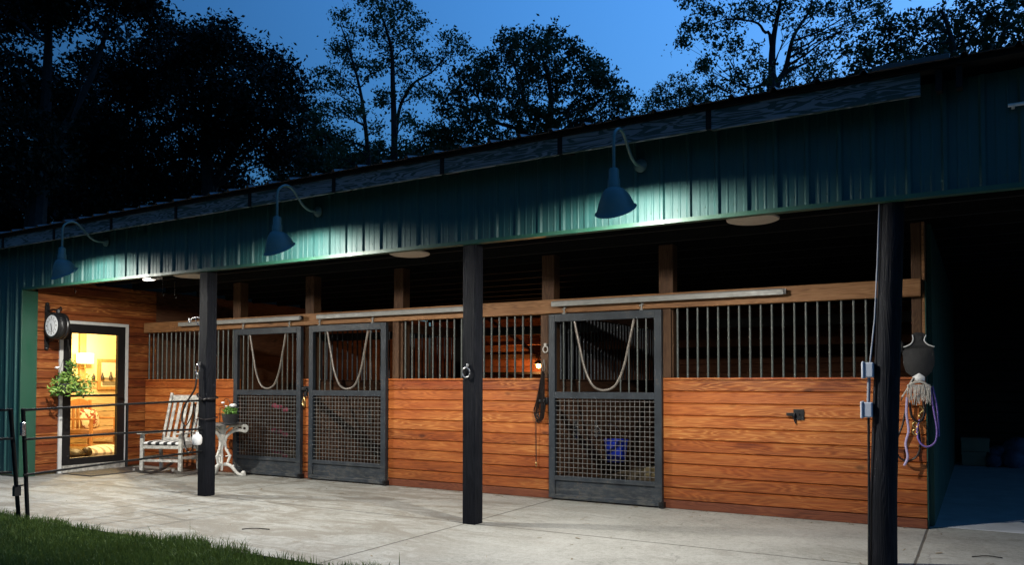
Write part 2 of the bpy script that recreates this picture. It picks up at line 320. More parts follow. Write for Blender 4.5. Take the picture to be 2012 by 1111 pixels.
# ------------------------------------------------------------------ mesh builder
class MB:
    def __init__(s): s.v = []; s.f = []
    def add(s, vs, fs):
        o = len(s.v); s.v += [tuple(x) for x in vs]; s.f += [tuple(i+o for i in f) for f in fs]
    def box(s, x0, x1, y0, y1, z0, z1):
        s.add([(x0,y0,z0),(x1,y0,z0),(x1,y1,z0),(x0,y1,z0),(x0,y0,z1),(x1,y0,z1),(x1,y1,z1),(x0,y1,z1)],
              [(0,3,2,1),(4,5,6,7),(0,1,5,4),(1,2,6,5),(2,3,7,6),(3,0,4,7)]); return s
    def tube(s, pts, r, n=10, cap=True, flat=None):
        pts = [Vector(p) for p in pts]; rs = r if isinstance(r, (list, tuple)) else [r]*len(pts)
        vs = []; fs = []; prev = None
        for i, p in enumerate(pts):
            a = pts[max(0, i-1)]; b = pts[min(len(pts)-1, i+1)]; t = (b-a)
            if t.length < 1e-9: t = Vector((0, 0, 1))
            t.normalize()
            if prev is None:
                u = t.cross(Vector((0, 0, 1)));
                if u.length < .2: u = t.cross(Vector((1, 0, 0)))
            else: u = prev - t*prev.dot(t)
            u.normalize(); prev = u; w = t.cross(u)
            for k in range(n):
                an = 2*math.pi*k/n; q = math.cos(an); e = math.sin(an)*(flat if flat else 1)
                vs.append(p + u*(q*rs[i]) + w*(e*rs[i]))
        for i in range(len(pts)-1):
            for k in range(n): fs.append((i*n+k, i*n+(k+1)%n, (i+1)*n+(k+1)%n, (i+1)*n+k))
        if cap: fs.append(tuple(range(n))[::-1]); fs.append(tuple((len(pts)-1)*n+k for k in range(n)))
        s.add(vs, fs); return s
    def lathe(s, prof, c, axis='Z', n=24):
        "prof: list of (radius, height along axis)"
        vs = []; fs = []
        for r, h in prof:
            for k in range(n):
                an = 2*math.pi*k/n; a = r*math.cos(an); b = r*math.sin(an)
                vs.append({'Z': (c[0]+a, c[1]+b, c[2]+h), 'Y': (c[0]+a, c[1]+h, c[2]+b), 'X': (c[0]+h, c[1]+a, c[2]+b)}[axis])
        for i in range(len(prof)-1):
            for k in range(n): fs.append((i*n+k, i*n+(k+1)%n, (i+1)*n+(k+1)%n, (i+1)*n+k))
        if prof[0][0] > 1e-4: fs.append(tuple(range(n))[::-1])
        if prof[-1][0] > 1e-4: fs.append(tuple((len(prof)-1)*n+k for k in range(n)))
        s.add(vs, fs); return s
    def ball(s, c, r, n=12, sz=(1, 1, 1)):
        vs = []; fs = []; m = n//2
        for i in range(m+1):
            th = math.pi*i/m
            for k in range(n):
                an = 2*math.pi*k/n
                vs.append((c[0]+r*sz[0]*math.sin(th)*math.cos(an), c[1]+r*sz[1]*math.sin(th)*math.sin(an), c[2]+r*sz[2]*math.cos(th)))
        for i in range(m):
            for k in range(n): fs.append((i*n+k, i*n+(k+1)%n, (i+1)*n+(k+1)%n, (i+1)*n+k))
        s.add(vs, fs); return s
    def prism(s, poly, ax, a0, a1):
        "poly in the two other axes (order X,Y,Z minus ax), extruded along ax"
        n = len(poly)
        def P(p, a):
            if ax == 'X': return (a, p[0], p[1])
            if ax == 'Y': return (p[0], a, p[1])
            return (p[0], p[1], a)
        s.add([P(p, a0) for p in poly]+[P(p, a1) for p in poly],
              [tuple(range(n))[::-1], tuple(range(n, 2*n))]+[(k, (k+1)%n, n+(k+1)%n, n+k) for k in range(n)]); return s
    def xf(s, mat):
        s.v = [tuple(mat @ Vector(p)) for p in s.v]; return s
    def build(s, name, mat, parent=None, smooth=False, bevel=0, local=False, loc=None):
        "vertices are in world space unless local; a part keeps its parent's frame"
        vs = s.v
        org = Vector((0, 0, 0))
        if not local:
            if parent is not None:
                inv = wmat(parent).inverted(); vs = [tuple(inv @ Vector(p)) for p in vs]
            elif loc is not None: org = Vector(loc); vs = [tuple(Vector(p)-org) for p in vs]
        me = bpy.data.meshes.new(name); me.from_pydata(vs, [], s.f); me.update()
        bm = bmesh.new(); bm.from_mesh(me); bmesh.ops.remove_doubles(bm, verts=bm.verts, dist=1e-6)
        bmesh.ops.recalc_face_normals(bm, faces=bm.faces); bm.to_mesh(me); bm.free()
        me.materials.append(mat)
        if smooth:
            me.shade_smooth()
            try: me.set_sharp_from_angle(angle=R(38))
            except Exception: pass
        o = bpy.data.objects.new(name, me); C.objects.link(o)
        if parent is not None: o.parent = parent
        else: o.location = org
        if bevel:
            b = o.modifiers.new('bevel', 'BEVEL'); b.width = bevel; b.segments = 2; b.limit_method = 'ANGLE'; b.angle_limit = R(40)
        return o
def wmat(o):
    m = Matrix.Translation(o.location) @ o.rotation_euler.to_matrix().to_4x4()
    return wmat(o.parent) @ m if o.parent else m
def tag(o, label=None, cat=None, group=None, kind=None):
    if label: o['label'] = label
    if cat: o['category'] = cat
    if group: o['group'] = group
    if kind: o['kind'] = kind
    return o
def empty(name, loc=(0, 0, 0), rz=0, parent=None):
    o = bpy.data.objects.new(name, None); C.objects.link(o); o.location = loc; o.rotation_euler = (0, 0, rz)
    o.empty_display_size = .2
    if parent: o.parent = parent
    return o
def copy_tree(o, parent=None):
    c = o.copy(); C.objects.link(c)
    if parent: c.parent = parent
    for ch in [x for x in bpy.data.objects if x.parent == o]: copy_tree(ch, c)
    return c
def raw_mesh(name, verts, nper, mat, parent=None, loc=(0, 0, 0)):
    "verts Nx3 numpy, every nper verts make one face"
    n = len(verts)//nper; me = bpy.data.meshes.new(name)
    me.vertices.add(len(verts)); me.vertices.foreach_set('co', np.ascontiguousarray(verts, dtype=np.float32).ravel())
    me.loops.add(n*nper); me.loops.foreach_set('vertex_index', np.arange(n*nper, dtype=np.int32))
    me.polygons.add(n); me.polygons.foreach_set('loop_start', np.arange(0, n*nper, nper, dtype=np.int32))
    me.update(calc_edges=True); me.validate(); me.materials.append(mat)
    o = bpy.data.objects.new(name, me); C.objects.link(o)
    if parent: o.parent = parent
    else: o.location = loc
    return o
def bez(p0, p1, p2, p3, n=12):
    p0, p1, p2, p3 = map(Vector, (p0, p1, p2, p3)); o = []
    for i in range(n+1):
        t = i/n; o.append(p0*(1-t)**3+p1*3*t*(1-t)**2+p2*3*t*t*(1-t)+p3*t**3)
    return o
def smoothpath(pts, k=6):
    pts = [Vector(p) for p in pts]; out = []
    for i in range(len(pts)-1):
        a = pts[max(0, i-1)]; b = pts[i]; c = pts[i+1]; d = pts[min(len(pts)-1, i+2)]
        for j in range(k):
            t = j/k
            out.append(.5*((2*b)+(c-a)*t+(2*a-5*b+4*c-d)*t*t+(-a+3*b-3*c+d)*t**3))
    out.append(pts[-1]); return out

# ------------------------------------------------------------------ constants of the place
WY = 8.26      # face of the stall fronts
FY = 6.335     # face of the steel header
SX = -11.65    # tack room side wall
EX = -0.44     # east end of the stalls
EAVE = 6.05
TOPW = 1.37; BB = 2.125; BT = 2.285; FB = 2.645
CEIL = 2.82

# ------------------------------------------------------------------ ground
g = MB(); g.add([(-300, -300, -.06), (300, -300, -.06), (300, 300, -.06), (-300, 300, -.06)], [(0, 1, 2, 3)])
tag(g.build('lawn_ground', m_soil), kind='structure')
cp = MB(); cp.box(-30, 14, 4.42, 8.45, -.3, 0); tag(cp.build('concrete_pavement', m_conc), kind='structure')
ca = MB(); ca.box(-.40, 4.2, 8.4502, 17, -.3, .004); tag(ca.build('aisle_floor', m_aisle), kind='structure')
cb = MB(); cb.box(-11.5, -.46, 8.4502, 16.2, -.3, .006); tag(cb.build('stall_floor', m_shav), kind='structure')

# ------------------------------------------------------------------ barn
barn = empty('horse_barn', (-6, 8.26, 0))
tag(barn, 'long horse barn with cedar stall fronts, green steel header and black porch posts', 'barn')

def plank_rows(mb, axis, a0, a1, face, back, z0, z1, pitch, off=None):
    "tongue and groove boards, each with chamfered edges"
    z = z0 if off is None else off
    while z < z1-1e-4:
        lo = max(z, z0); hi = min(z+pitch, z1); c = .010; dep = .020*(1 if back > face else -1)
        poly = [(face+dep, lo), (face, lo+c), (face, hi-c), (face+dep, hi), (back, hi), (back, lo)]
        if axis == 'X': mb.prism(poly, 'X', a0, a1)
        else: mb.prism(poly, 'Y', a0, a1)
        z += pitch
    return mb
# stall front panels
fronts = [(SX+.03, -9.47), (-8.20, -7.99), (-6.66, -4.26), (-2.96, EX)]
for a, b in fronts:
    mb = MB(); plank_rows(mb, 'X', a, b, WY, WY+.045, .09, TOPW-.012, PITCH_B)
    mb.box(a, b, WY-.004, WY+.05, TOPW-.010, TOPW+.012)
    o = mb.build('stall_front', m_wall, barn)
    k = MB(); k.box(a, b, WY-.010, WY+.04, .002, .089); k.build('base_board', m_base, o, bevel=.003)
# header beam
mb = MB(); mb.box(SX+.03, -.465, WY-.045, WY+.045, BB, BT); mb.build('header_beam', m_beam, barn, bevel=.006)
# inner posts, with the parts seen above and below the beam
for x0, x1 in [(-9.66, -9.50), (-8.19, -8.03), (-6.62, -6.47), (-4.43, -4.27), (-3.0, -2.84), (-.55, -.465)]:
    mb = MB(); mb.box(x0, x1, WY+.052, WY+.20, 0, CEIL); mb.build('inner_post', m_ipost, barn, bevel=.006)
# fillers right at the wall plane, between panel top and beam
for x0, x1 in [(-6.60, -6.50), (-4.42, -4.29), (-2.95, -2.85)]:
    mb = MB(); mb.box(x0, x1, WY+.004, WY+.050, TOPW+.014, BB-.003); mb.build('jamb', m_ipost, barn, bevel=.004)
# window bars
for a, b, x0 in [(SX+.05, -9.50, -11.56), (-6.48, -4.43, -6.40), (-2.83, -.64, -2.78), (-9.48, -9.4, -9.6)][:3]:
    gr = empty('window_grille', (x0-barn.location.x, WY-barn.location.y, TOPW), 0, barn); x = x0
    while x < b-.02:
        MB().tube([(x, WY+.02, TOPW+.006), (x, WY+.02, BB+.01)], .0115, 10).build('bar', m_bar, gr, smooth=True); x += .1085
# rope coil lying along the sill of the middle window
# sliding doors (built once, copied)
DW = 1.348
def make_door():
    d = empty('stall_door', (-4.278-barn.location.x, 8.19-barn.location.y, .02), 0, barn)
    H = 2.09
    f = MB(); t = .055
    f.box(0, .078, 0, t, 0, H); f.box(DW-.082, DW, 0, t, 0, H)
    f.box(.078, DW-.082, 0, t, H-.085, H); f.box(.078, DW-.082, 0, t, 1.13, 1.205)
    f.box(.078, DW-.082, 0, t, .205, .255); f.box(.078, DW-.082, 0, t, 0, .045)
    f.build('door_frame', m_diron, d, bevel=.004, local=True)
    k = MB(); k.box(.078, DW-.082, .018, .03, .045, .205)
    k.build('kick_panel', m_diron, d, local=True)
    k = MB(); x = .078+.055
    while x < DW-.09:
        k.box(x-.0027, x+.0027, .022, .028, .255, 1.13); x += .0565
    z = .255+.045
    while z < 1.12:
        k.box(.078, DW-.082, .0165, .0225, z-.0027, z+.0027); z += .0535
    k.build('mesh_grille', m_mesh, d, local=True)
    # yoke
    xl, xr, xm = .315, 1.03, .67; zb = 1.225; zt = H-.085
    pts = [(xl, .03, zt), (xl+.055, .03, zt-.25), (xl+.115, .03, zt-.50), (xl+.175, .03, zb+.13), (xl+.245, .03, zb+.035), (xm, .03, zb),
           (xr-.245, .03, zb+.035), (xr-.175, .03, zb+.13), (xr-.115, .03, zt-.50), (xr-.055, .03, zt-.25), (xr, .03, zt)]
    pts = smoothpath(pts, 5)
    MB().tube(pts, .0145, 12).build('yoke', m_yoke, d, smooth=True, local=True)
    k = MB()
    def yoke_z(x):
        best = None
        for a, b in zip(pts[:-1], pts[1:]):
            if (a.x-x)*(b.x-x) <= 0 and abs(b.x-a.x) > 1e-6: best = a.z+(b.z-a.z)*(x-a.x)/(b.x-a.x)
        return best
    n = 11
    for i in range(1, n+1):
        x = .078+(DW-.16)*i/(n+1)
        if abs(x-xm) < .20: continue
        zz = zt if not (xl < x < xr) else yoke_z(x)
        MB().tube([(x, .03, 1.205), (x, .03, zz)], .0085, 8).build('bar', m_bar, d, smooth=True, local=True)
    for x in (.20, DW-.22):
        h = MB(); h.box(x-.018, x+.018, -.012, .012, H, H+.012); h.tube([(x, 0, H+.01), (x, 0, H+.085)], .009, 8); h.tube([(x-.025, 0, H+.05), (x+.025, 0, H+.075)], .007, 6)
        h.build('hanger', m_alu, d, smooth=True, local=True)
    r = MB(); r.box(DW-.03, DW+.02, -.015, .06, -.018, .045); r.tube([(DW-.01, -.03, .03), (DW-.01, .02, .03)], .02, 12); r.build('floor_guide', m_black, d, local=True)
    return d
door = make_door()
for x in (-9.498, -8.00):
    c = copy_tree(door, barn); c.location.x = x-barn.location.x
# tracks
for a, b in [(-4.21, -1.66), (-7.80, -5.25), (-10.66, -8.11)]:
    mb = MB(); c = (WY-.115, 2.225); hw, hh = .026, .031
    poly = [(c[0]-hw, c[1]-hh), (c[0]-hw, c[1]+hh*.6), (c[0]-hw*.5, c[1]+hh), (c[0]+hw*.5, c[1]+hh), (c[0]+hw, c[1]+hh*.6), (c[0]+hw, c[1]-hh)]
    mb.prism(poly, 'X', a, b); o = mb.build('door_track', m_alu, barn, bevel=.003)
    e = MB(); e.box(b, b+.025, c[0]-.022, c[0]+.022, c[1]-.026, c[1]+.026); e.build('end_stop', m_black, o)
    br = MB(); x = a+.3
    while x < b:
        br.box(x-.02, x+.02, c[0]+.02, WY-.046, c[1]+.0, c[1]+.02); x += .6
    br.build('track_bracket', m_black, o)
# door latches between doors 1 and 2 and beside door 3
def latch(x, z):
    k = MB(); k.box(x-.055, x+.055, WY-.03, WY-.005, z-.035, z+.04); k.box(x-.075, x+.03, WY-.06, WY-.03, z-.015, z+.018); k.box(x-.02, x+.03, WY-.05, WY-.02, z-.10, z-.04)
    return k.build('latch', m_black, barn, bevel=.003)
latch(-8.09, 1.24); latch(-4.37, 1.12)
k = MB(); k.box(-1.60, -1.50, WY-.012, WY-.001, .965, 1.07); k.box(-1.66, -1.58, WY-.05, WY-.012, 1.005, 1.035); k.tube([(-1.60, WY-.03, 1.01), (-1.575, WY-.02, .93)], [.014, .007], 8)
k.ball((-1.545, WY-.014, 1.02), .008, 8); k.build('latch', m_black, barn, bevel=.002)
# partitions inside
for x in (-8.11, -4.36):
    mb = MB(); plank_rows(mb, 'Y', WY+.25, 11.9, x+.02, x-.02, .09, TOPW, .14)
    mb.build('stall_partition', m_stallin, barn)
    b = MB(); y = WY+.3
    while y < 11.9: b.tube([(x, y, TOPW), (x, y, 2.15)], .0115, 8); y += .1085
    b.build('partition_bars', m_iron, barn, smooth=True)
    b = MB(); b.box(x-.045, x+.045, WY+.2, 11.95, 2.15, 2.29); b.build('partition_rail', m_stallin, barn)
mb = MB()
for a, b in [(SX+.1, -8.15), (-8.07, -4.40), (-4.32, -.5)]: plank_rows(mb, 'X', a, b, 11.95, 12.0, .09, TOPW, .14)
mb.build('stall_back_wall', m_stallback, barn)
b = MB(); b.box(SX+.03, -.45, 11.93, 12.02, 2.15, 2.29)
for x in (-8.11, -4.36, -.55): b.box(x-.075, x+.075, 12.03, 12.17, 0, CEIL)
b.build('back_beam', m_dark, barn)
# aisle side wall (east end of stalls)
mb = MB(); mb.box(EX+.003, EX+.009, WY+.004, 12.2, 0, TOPW+.9)
mb.build('aisle_wall_steel', m_greentrim, barn)
k = MB(); k.box(EX-.022, EX+.005, WY+.04, WY+.21, TOPW, CEIL); k.build('corner_post', m_beam, barn, bevel=.006)
mb = MB(); mb.box(EX+.012, EX+.05, WY+.215, 15.345, 0, CEIL); mb.build('aisle_wall', m_greentrim, barn)
# far walls, ceiling, shell
mb = MB(); plank_rows(mb, 'X', -11.6, -.5, 16.0, 16.05, .0, CEIL, .17)
mb.build('far_wall', m_barnred, barn)
mb = MB(); plank_rows(mb, 'X', EX-.1, 4.2, 15.35, 15.4, .0, 2.2, .17); mb.build('aisle_end_wall', m_stallback, barn)
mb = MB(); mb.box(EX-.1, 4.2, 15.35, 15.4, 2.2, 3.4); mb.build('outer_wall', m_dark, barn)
for y in (6.45, 10.5, 15.2): mb = MB(); mb.box(4.05, 4.19, y-.07, y+.07, 0, 3.1); mb.build('porch_post', m_dpost, barn, bevel=.006)
mb = MB(); mb.box(SX-.02, 4.2, FY+.06, 16.0, CEIL+.1, CEIL+.12)
y = FY+.5
while y < 16: mb.box(SX-.02, 4.2, y-.02, y+.02, CEIL-.02, CEIL+.0995); y += .61
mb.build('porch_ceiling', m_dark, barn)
# roof
def ribs(x0, x1, pitch=.2286, big=.019, y=0.0, minor=.0032):
    pts = []; x = x0
    while x < x1:
        pts += [(x, y), (x+.014, y+big), (x+.036, y+big), (x+.050, y)]
        for q in (.095, .16): pts += [(x+q, y), (x+q+.006, y+minor), (x+q+.016, y+minor), (x+q+.022, y)]
        x += pitch
    return pts
pr = ribs(-26, 8.3, .3048, .026)
sl = math.tan(R(12))
def eave_z(x): return 3.452+(x+2)*.009
mb = MB(); vs = []; fs = []
for (x, h) in pr:
    z = eave_z(x)
    for y in (EAVE-.05, 13.2): vs.append((x, y, z+.022+h+(y-EAVE)*sl))
n = len(pr)
for i in range(n-1): fs.append((2*i, 2*i+2, 2*i+3, 2*i+1))
mb.add(vs, fs)
vs = []; fs = []
for i, (x, h) in enumerate(pr):
    z = eave_z(x)
    for y in (13.2, 20.5): vs.append((x, y, z+.022+h+(13.2-EAVE)*sl-(y-13.2)*sl))
for i in range(n-1): fs.append((2*i, 2*i+2, 2*i+3, 2*i+1))
mb.add(vs, fs)
roof = mb.build('roof', m_roof, barn)
sd = roof.modifiers.new('thickness', 'SOLIDIFY'); sd.thickness = .004
mb = MB()   # sub-roof boards, purlin and drip edge
mb.add([(-26, EAVE+.005, eave_z(-26)+.012), (8.3, EAVE+.005, eave_z(8.3)+.012), (8.3, 13.2, eave_z(8.3)+.012+7.15*sl), (-26, 13.2, eave_z(-26)+.012+7.15*sl),
        (-26, EAVE+.005, eave_z(-26)-.022), (8.3, EAVE+.005, eave_z(8.3)-.022), (8.3, 13.2, eave_z(8.3)-.022+7.15*sl), (-26, 13.2, eave_z(-26)-.022+7.15*sl)],
       [(0, 3, 2, 1), (4, 5, 6, 7), (0, 1, 5, 4), (1, 2, 6, 5), (2, 3, 7, 6), (3, 0, 4, 7)])
mb.build('roof_deck', m_dark, roof)
# eave blocking boards between rafter tails
gaps = [-.33, -1.787, -3.066, -4.284, -5.613, -6.82, -8.04, -9.26, -10.48, -11.70, -12.92, -14.14, -15.36, -16.6]
for i in range(len(gaps)-1):
    x1, x0 = gaps[i]-(.02 if i else 0), gaps[i+1]+.02
    zt = eave_z((x0+x1)/2)-.026; hh = .145 if i else .155
    mb = MB()
    mb.add([(x0, EAVE+.03, eave_z(x0)-.028-hh), (x1, EAVE+.03, eave_z(x1)-.028-hh), (x1, EAVE+.065, eave_z(x1)-.028-hh), (x0, EAVE+.065, eave_z(x0)-.028-hh),
            (x0, EAVE+.03, eave_z(x0)-.024), (x1, EAVE+.03, eave_z(x1)-.024), (x1, EAVE+.065, eave_z(x1)-.024), (x0, EAVE+.065, eave_z(x0)-.024)],
           [(0, 3, 2, 1), (4, 5, 6, 7), (0, 1, 5, 4), (1, 2, 6, 5), (2, 3, 7, 6), (3, 0, 4, 7)])
    mb.build('eave_board', m_peel, barn, bevel=.004)
mb = MB()
for x in gaps[1:]+[-.22, -.10+.0, .9, 2.1, 3.3]:
    z = eave_z(x)
    MB().prism([(EAVE+.02, z-.175), (EAVE+.02, z-.03), (7.2, z-.03+1.13*sl), (7.2, z-.175+1.13*sl)], 'X', x-.019, x+.019).build('rafter_tail', m_dark, barn)
mb = MB(); mb.prism([(EAVE-.07, eave_z(-.3)+.0), (EAVE-.07, eave_z(-.3)+.035), (EAVE-.045, eave_z(-.3)+.035), (EAVE-.045, eave_z(-.3)+.0)], 'X', -.62, -.15)
mb.build('drip_edge', m_roof, barn, bevel=.004)
# steel header (ribbed) and steel facade left of the tack room corner
def ribbed(x0, x1, z0, ztop, name, mat):
    pts = [(x, -y) for x, y in ribs(x0, x1)]
    mb = MB(); vs = []; fs = []
    for x, y in pts:
        x = min(x, x1)
        vs.append((x, FY+y, z0)); vs.append((x, FY+y, ztop(x)))
    for i in range(len(pts)-1): fs.append((2*i, 2*i+2, 2*i+3, 2*i+1))
    k = len(vs); vs += [(x0, FY+.03, z0), (x1, FY+.03, z0), (x1, FY+.03, ztop(x1)), (x0, FY+.03, ztop(x0))]; fs.append((k, k+1, k+2, k+3))
    mb.add(vs, fs); return mb.build(name, mat, barn)
top = lambda x: eave_z(x)-.03
hd = ribbed(SX, 6.0, FB+.012, top, 'steel_header', m_green)
ribbed(-26, SX-.005, .03, top, 'steel_facade', m_green)
mb = MB(); mb.prism([(FY-.026, FB-.012), (FY-.026, FB+.022), (FY-.021, FB+.022), (FY-.021, FB-.004), (FY+.05, FB-.004), (FY+.05, FB-.012)], 'X', SX, 6.0)
mb.build('header_trim', m_greentrim, barn)
mb = MB(); x = SX+.075
while x < 6:
    mb.ball((x+.08, FY-.003, FB+.09), .0055, 6, (1, .6, 1)); x += .2286
tag(mb.build('header_screws', m_greentrim, hd, smooth=True), kind='stuff')
# porch posts
for cx in (-4.17, -7.90):
    mb = MB(); mb.box(cx-.07, cx+.07, 6.362, 6.502, .0, CEIL); mb.build('porch_post', m_dpost, barn, bevel=.007)
mb = MB(); mb.tube([(-.634, 6.46, 0), (-.628, 6.46, .5), (-.602, 6.46, 1.2), (-.567, 6.455, 2.0), (-.53, 6.45, 2.9)], [.094, .091, .089, .083, .078], 24)
mb.build('porch_pole', m_dpost, barn, smooth=True)
# side wall with glass door
mb = MB()
for (a, b, z0, z1) in [(FY+.21, 6.86, .02, CEIL), (7.965, WY+.2, .02, CEIL)]:
    plank_rows(mb, 'Y', a, b, SX, SX-.05, z0, z1, .1365, off=.02)
plank_rows(mb, 'Y', 6.86, 7.965, SX, SX-.05, 2.245, CEIL, .1365, off=.02+.1365*16)
mb.build('side_wall', m_side, barn)
mb = MB(); mb.box(SX-.05, SX-.001, WY+.2, 16, 0, CEIL); mb.build('stall_end_wall', m_stallin, barn)
mb = MB(); mb.box(SX-.03, SX+.012, FY-.02, FY+.205, 0, FB-.013); mb.build('corner_trim', m_greentrim, barn, bevel=.004)
mb = MB(); mb.box(SX-.06, SX+.02, 6.865, 6.915, .0, 2.245); mb.box(SX-.06, SX+.02, 7.915, 7.962, .0, 2.245); mb.box(SX-.06, SX+.02, 6.915, 7.915, 2.20, 2.245)
gd = empty('glass_door', (SX-barn.location.x, 7.4-barn.location.y, 0), 0, barn)
mb.build('door_trim', m_white, gd, bevel=.003)
mb = MB(); mb.box(SX-.06, SX+.05, 6.916, 7.914, .0, .105); mb.build('threshold', m_chair, gd, bevel=.004)
mb = MB(); mb.box(SX-.05, SX+.008, 6.917, 7.045, .107, 2.198); mb.box(SX-.05, SX+.008, 7.79, 7.913, .107, 2.198)
mb.box(SX-.05, SX+.008, 7.045, 7.79, 2.065, 2.198); mb.box(SX-.05, SX+.008, 7.045, 7.79, .107, .21); mb.box(SX-.05, SX+.010, 7.045, 7.79, 1.115, 1.15)
mb.build('door_frame', m_black, gd, bevel=.003)
mb = MB(); mb.add([(SX-.02, 7.045, .21), (SX-.02, 7.79, .21), (SX-.02, 7.79, 2.065), (SX-.02, 7.045, 2.065)], [(0, 1, 2, 3)]); mb.build('pane', m_glass, gd)
mb = MB(); mb.tube([(SX+.01, 7.855, 1.09), (SX+.05, 7.855, 1.09)], .012, 8); mb.tube([(SX+.05, 7.87, 1.09), (SX+.05, 7.77, 1.10)], .009, 8); mb.build('handle', m_black, gd, smooth=True)
# tack room shell
mb = MB(); mb.box(-15.3, -15.2, 6.4, 12, 1.38, 2.75); mb.box(-15.3, SX-.06, 12, 12.1, 0, 2.75); mb.box(-15.2, SX-.06, FY+.04, 6.45, 0, 2.75)
mb.box(-15.3, SX-.055, FY+.04, 12.1, 2.75, 2.8); mb.box(SX-.075, SX-.055, 7.97, 12, 0, 2.75); mb.box(SX-.075, SX-.055, 6.45, 6.86, 0, 2.75); mb.box(SX-.075, SX-.062, 6.86, 7.97, 2.25, 2.75)
mb.build('tack_room_wall', m_yellow, barn)
mb = MB(); plank_rows(mb, 'Y', 6.45, 12, -15.2, -15.3, .0, 1.36, .15); mb.box(-15.29, -15.16, 6.45, 12, 1.36, 1.385); mb.build('tack_room_wainscot', m_painsc, barn)
mb = MB(); mb.box(-15.2, SX-.06, 6.4, 12, -.01, .03); mb.build('tack_room_floor', m_floorin, barn)
mb = MB(); mb.box(-15.2, -15.14, 9.33, 9.46, 1.386, 2.74); mb.box(-15.2, -15.12, 9.1, 9.6, 2.62, 2.745); mb.build('tack_room_post', m_pine, barn)
# window on the back wall
wd = empty('tack_room_window', (-15.2-barn.location.x, 9.95-barn.location.y, 1.5), 0, barn)
mb = MB(); y0, y1, z0, z1 = 9.72, 10.45, 1.42, 2.02
z0, z1 = 1.19, 1.80
mb.box(-15.2, -15.15, y0, y0+.06, z0, z1); mb.box(-15.2, -15.15, y1-.06, y1, z0, z1); mb.box(-15.2, -15.15, y0+.06, y1-.06, z0, z0+.06); mb.box(-15.2, -15.15, y0+.06, y1-.06, z1-.06, z1)
mb.build('window_frame', m_pine, wd)
mb = MB(); mb.box(-15.198, -15.17, y0+.06, y1-.06, z0+.06, z1-.06); mb.build('roller_blind', m_rug, wd)
mb = MB(); mb.box(-15.17, -15.165, y0+.10, y1-.06, z0+.08, z0+.24); mb.build('window_pane', simple('dull_pane', (.20, .17, .12), .3, 0, .1, 4, 0), wd)

def point(name, loc, w, col, rad, parent=None):
    l = bpy.data.lights.new(name, 'POINT'); l.energy = w; l.color = col; l.shadow_soft_size = rad
    o = bpy.data.objects.new(name, l); C.objects.link(o)
    if parent: o.location = Vector(loc)-Vector(parent.location); o.parent = parent
    else: o.location = loc
    return o
# wall sconce in the tack room
sc_ = empty('wall_sconce', (-15.08, 9.38, 1.80)); tag(sc_, 'lit white shaded wall lamp seen through the glass door', 'wall lamp')
mb = MB(); mb.box(-15.12, -14.98, 9.24, 9.52, 1.70, 1.90); mb.build('lamp_shade', m_shade_lit, sc_, bevel=.01)
mb = MB(); mb.box(-15.14, -15.121, 9.33, 9.43, 1.60, 1.86); mb.tube([(-15.05, 9.38, 1.60), (-15.05, 9.38, 1.69)], .015, 8); mb.build('bracket', m_brass, sc_)
point('sconce_light', (-14.6, 9.3, 1.95), 85, (1, .74, .34), .12, sc_)
cl = empty('ceiling_bulb', (-13.2, 8.6, 2.6)); tag(cl, 'lit bulb on the tack room ceiling behind the glass door', 'ceiling lamp')
mb = MB(); mb.lathe([(.07, .15), (.07, .11), (.03, .10), (.03, .06)], (-13.2, 8.6, 2.6)); mb.build('lamp_base', m_inner, cl)
mb = MB(); mb.ball((-13.2, 8.6, 2.62), .035, 10); mb.build('bulb', m_warmbulb, cl)
point('ceiling_bulb_light', (-13.2, 8.6, 2.5), 230, (1, .76, .38), .06, cl)
# wooden chair in the tack room
ch = empty('wooden_armchair', (-14.2, 9.05, .03), R(20)); tag(ch, 'wooden armchair with a curved top rail inside the lit tack room', 'armchair')
k = MB()
for y in (-.32, .30):
    k.box(-.38, -.33, y, y+.045, 0, .97)
k.build('back_posts', m_pine, ch, local=True, bevel=.004)
k = MB(); pts = [(-.355, y, .90+.10*math.cos(y/.34*1.5)) for y in np.linspace(-.34, .36, 13)]
for a, b in zip(pts[:-1], pts[1:]): k.add([(-.375, a[1], .84), (-.335, a[1], .84), (-.335, b[1], .84), (-.375, b[1], .84), (-.375, a[1], a[2]), (-.335, a[1], a[2]), (-.335, b[1], b[2]), (-.375, b[1], b[2])], [(0, 3, 2, 1), (4, 5, 6, 7), (0, 1, 5, 4), (1, 2, 6, 5), (2, 3, 7, 6), (3, 0, 4, 7)])
k.build('top_rail', m_pine, ch, local=True)
k = MB()
for y in np.linspace(-.22, .22, 5): k.box(-.365, -.345, y-.025, y+.025, .42, .84)
k.build('back_slats', m_pine, ch, local=True)
k = MB(); k.box(-.36, .20, -.30, .33, .36, .44); k.build('seat', m_seatpad, ch, local=True, bevel=.02)
k = MB(); k.box(-.36, .20, -.31, .34, .29, .357); k.build('seat_frame', m_pine, ch, local=True)
for y in (-.34, .315):
    k = MB(); k.box(-.36, .22, y-.01, y+.055, .62, .65); k.build('armrest', m_pine, ch, local=True, bevel=.005)
    k = MB(); k.box(.155, .20, y, y+.045, 0, .62); k.build('leg', m_pine, ch, local=True)
    k = MB(); k.box(-.32, .16, y+.01, y+.03, .14, .18); k.build('stretcher', m_pine, ch, local=True)
pl = empty('cowhide_pillow', (-14.3, 9.06, .48), R(20)); pl.rotation_euler = (0, R(-14), R(20))
tag(pl, 'brown and white cowhide pillow leaning on the wooden armchair', 'pillow')
k = MB(); k.ball((0, 0, .18), .24, 24, (.32, 1.0, .80)); o = k.build('pillow_cover', m_cow, pl, smooth=True, local=True)
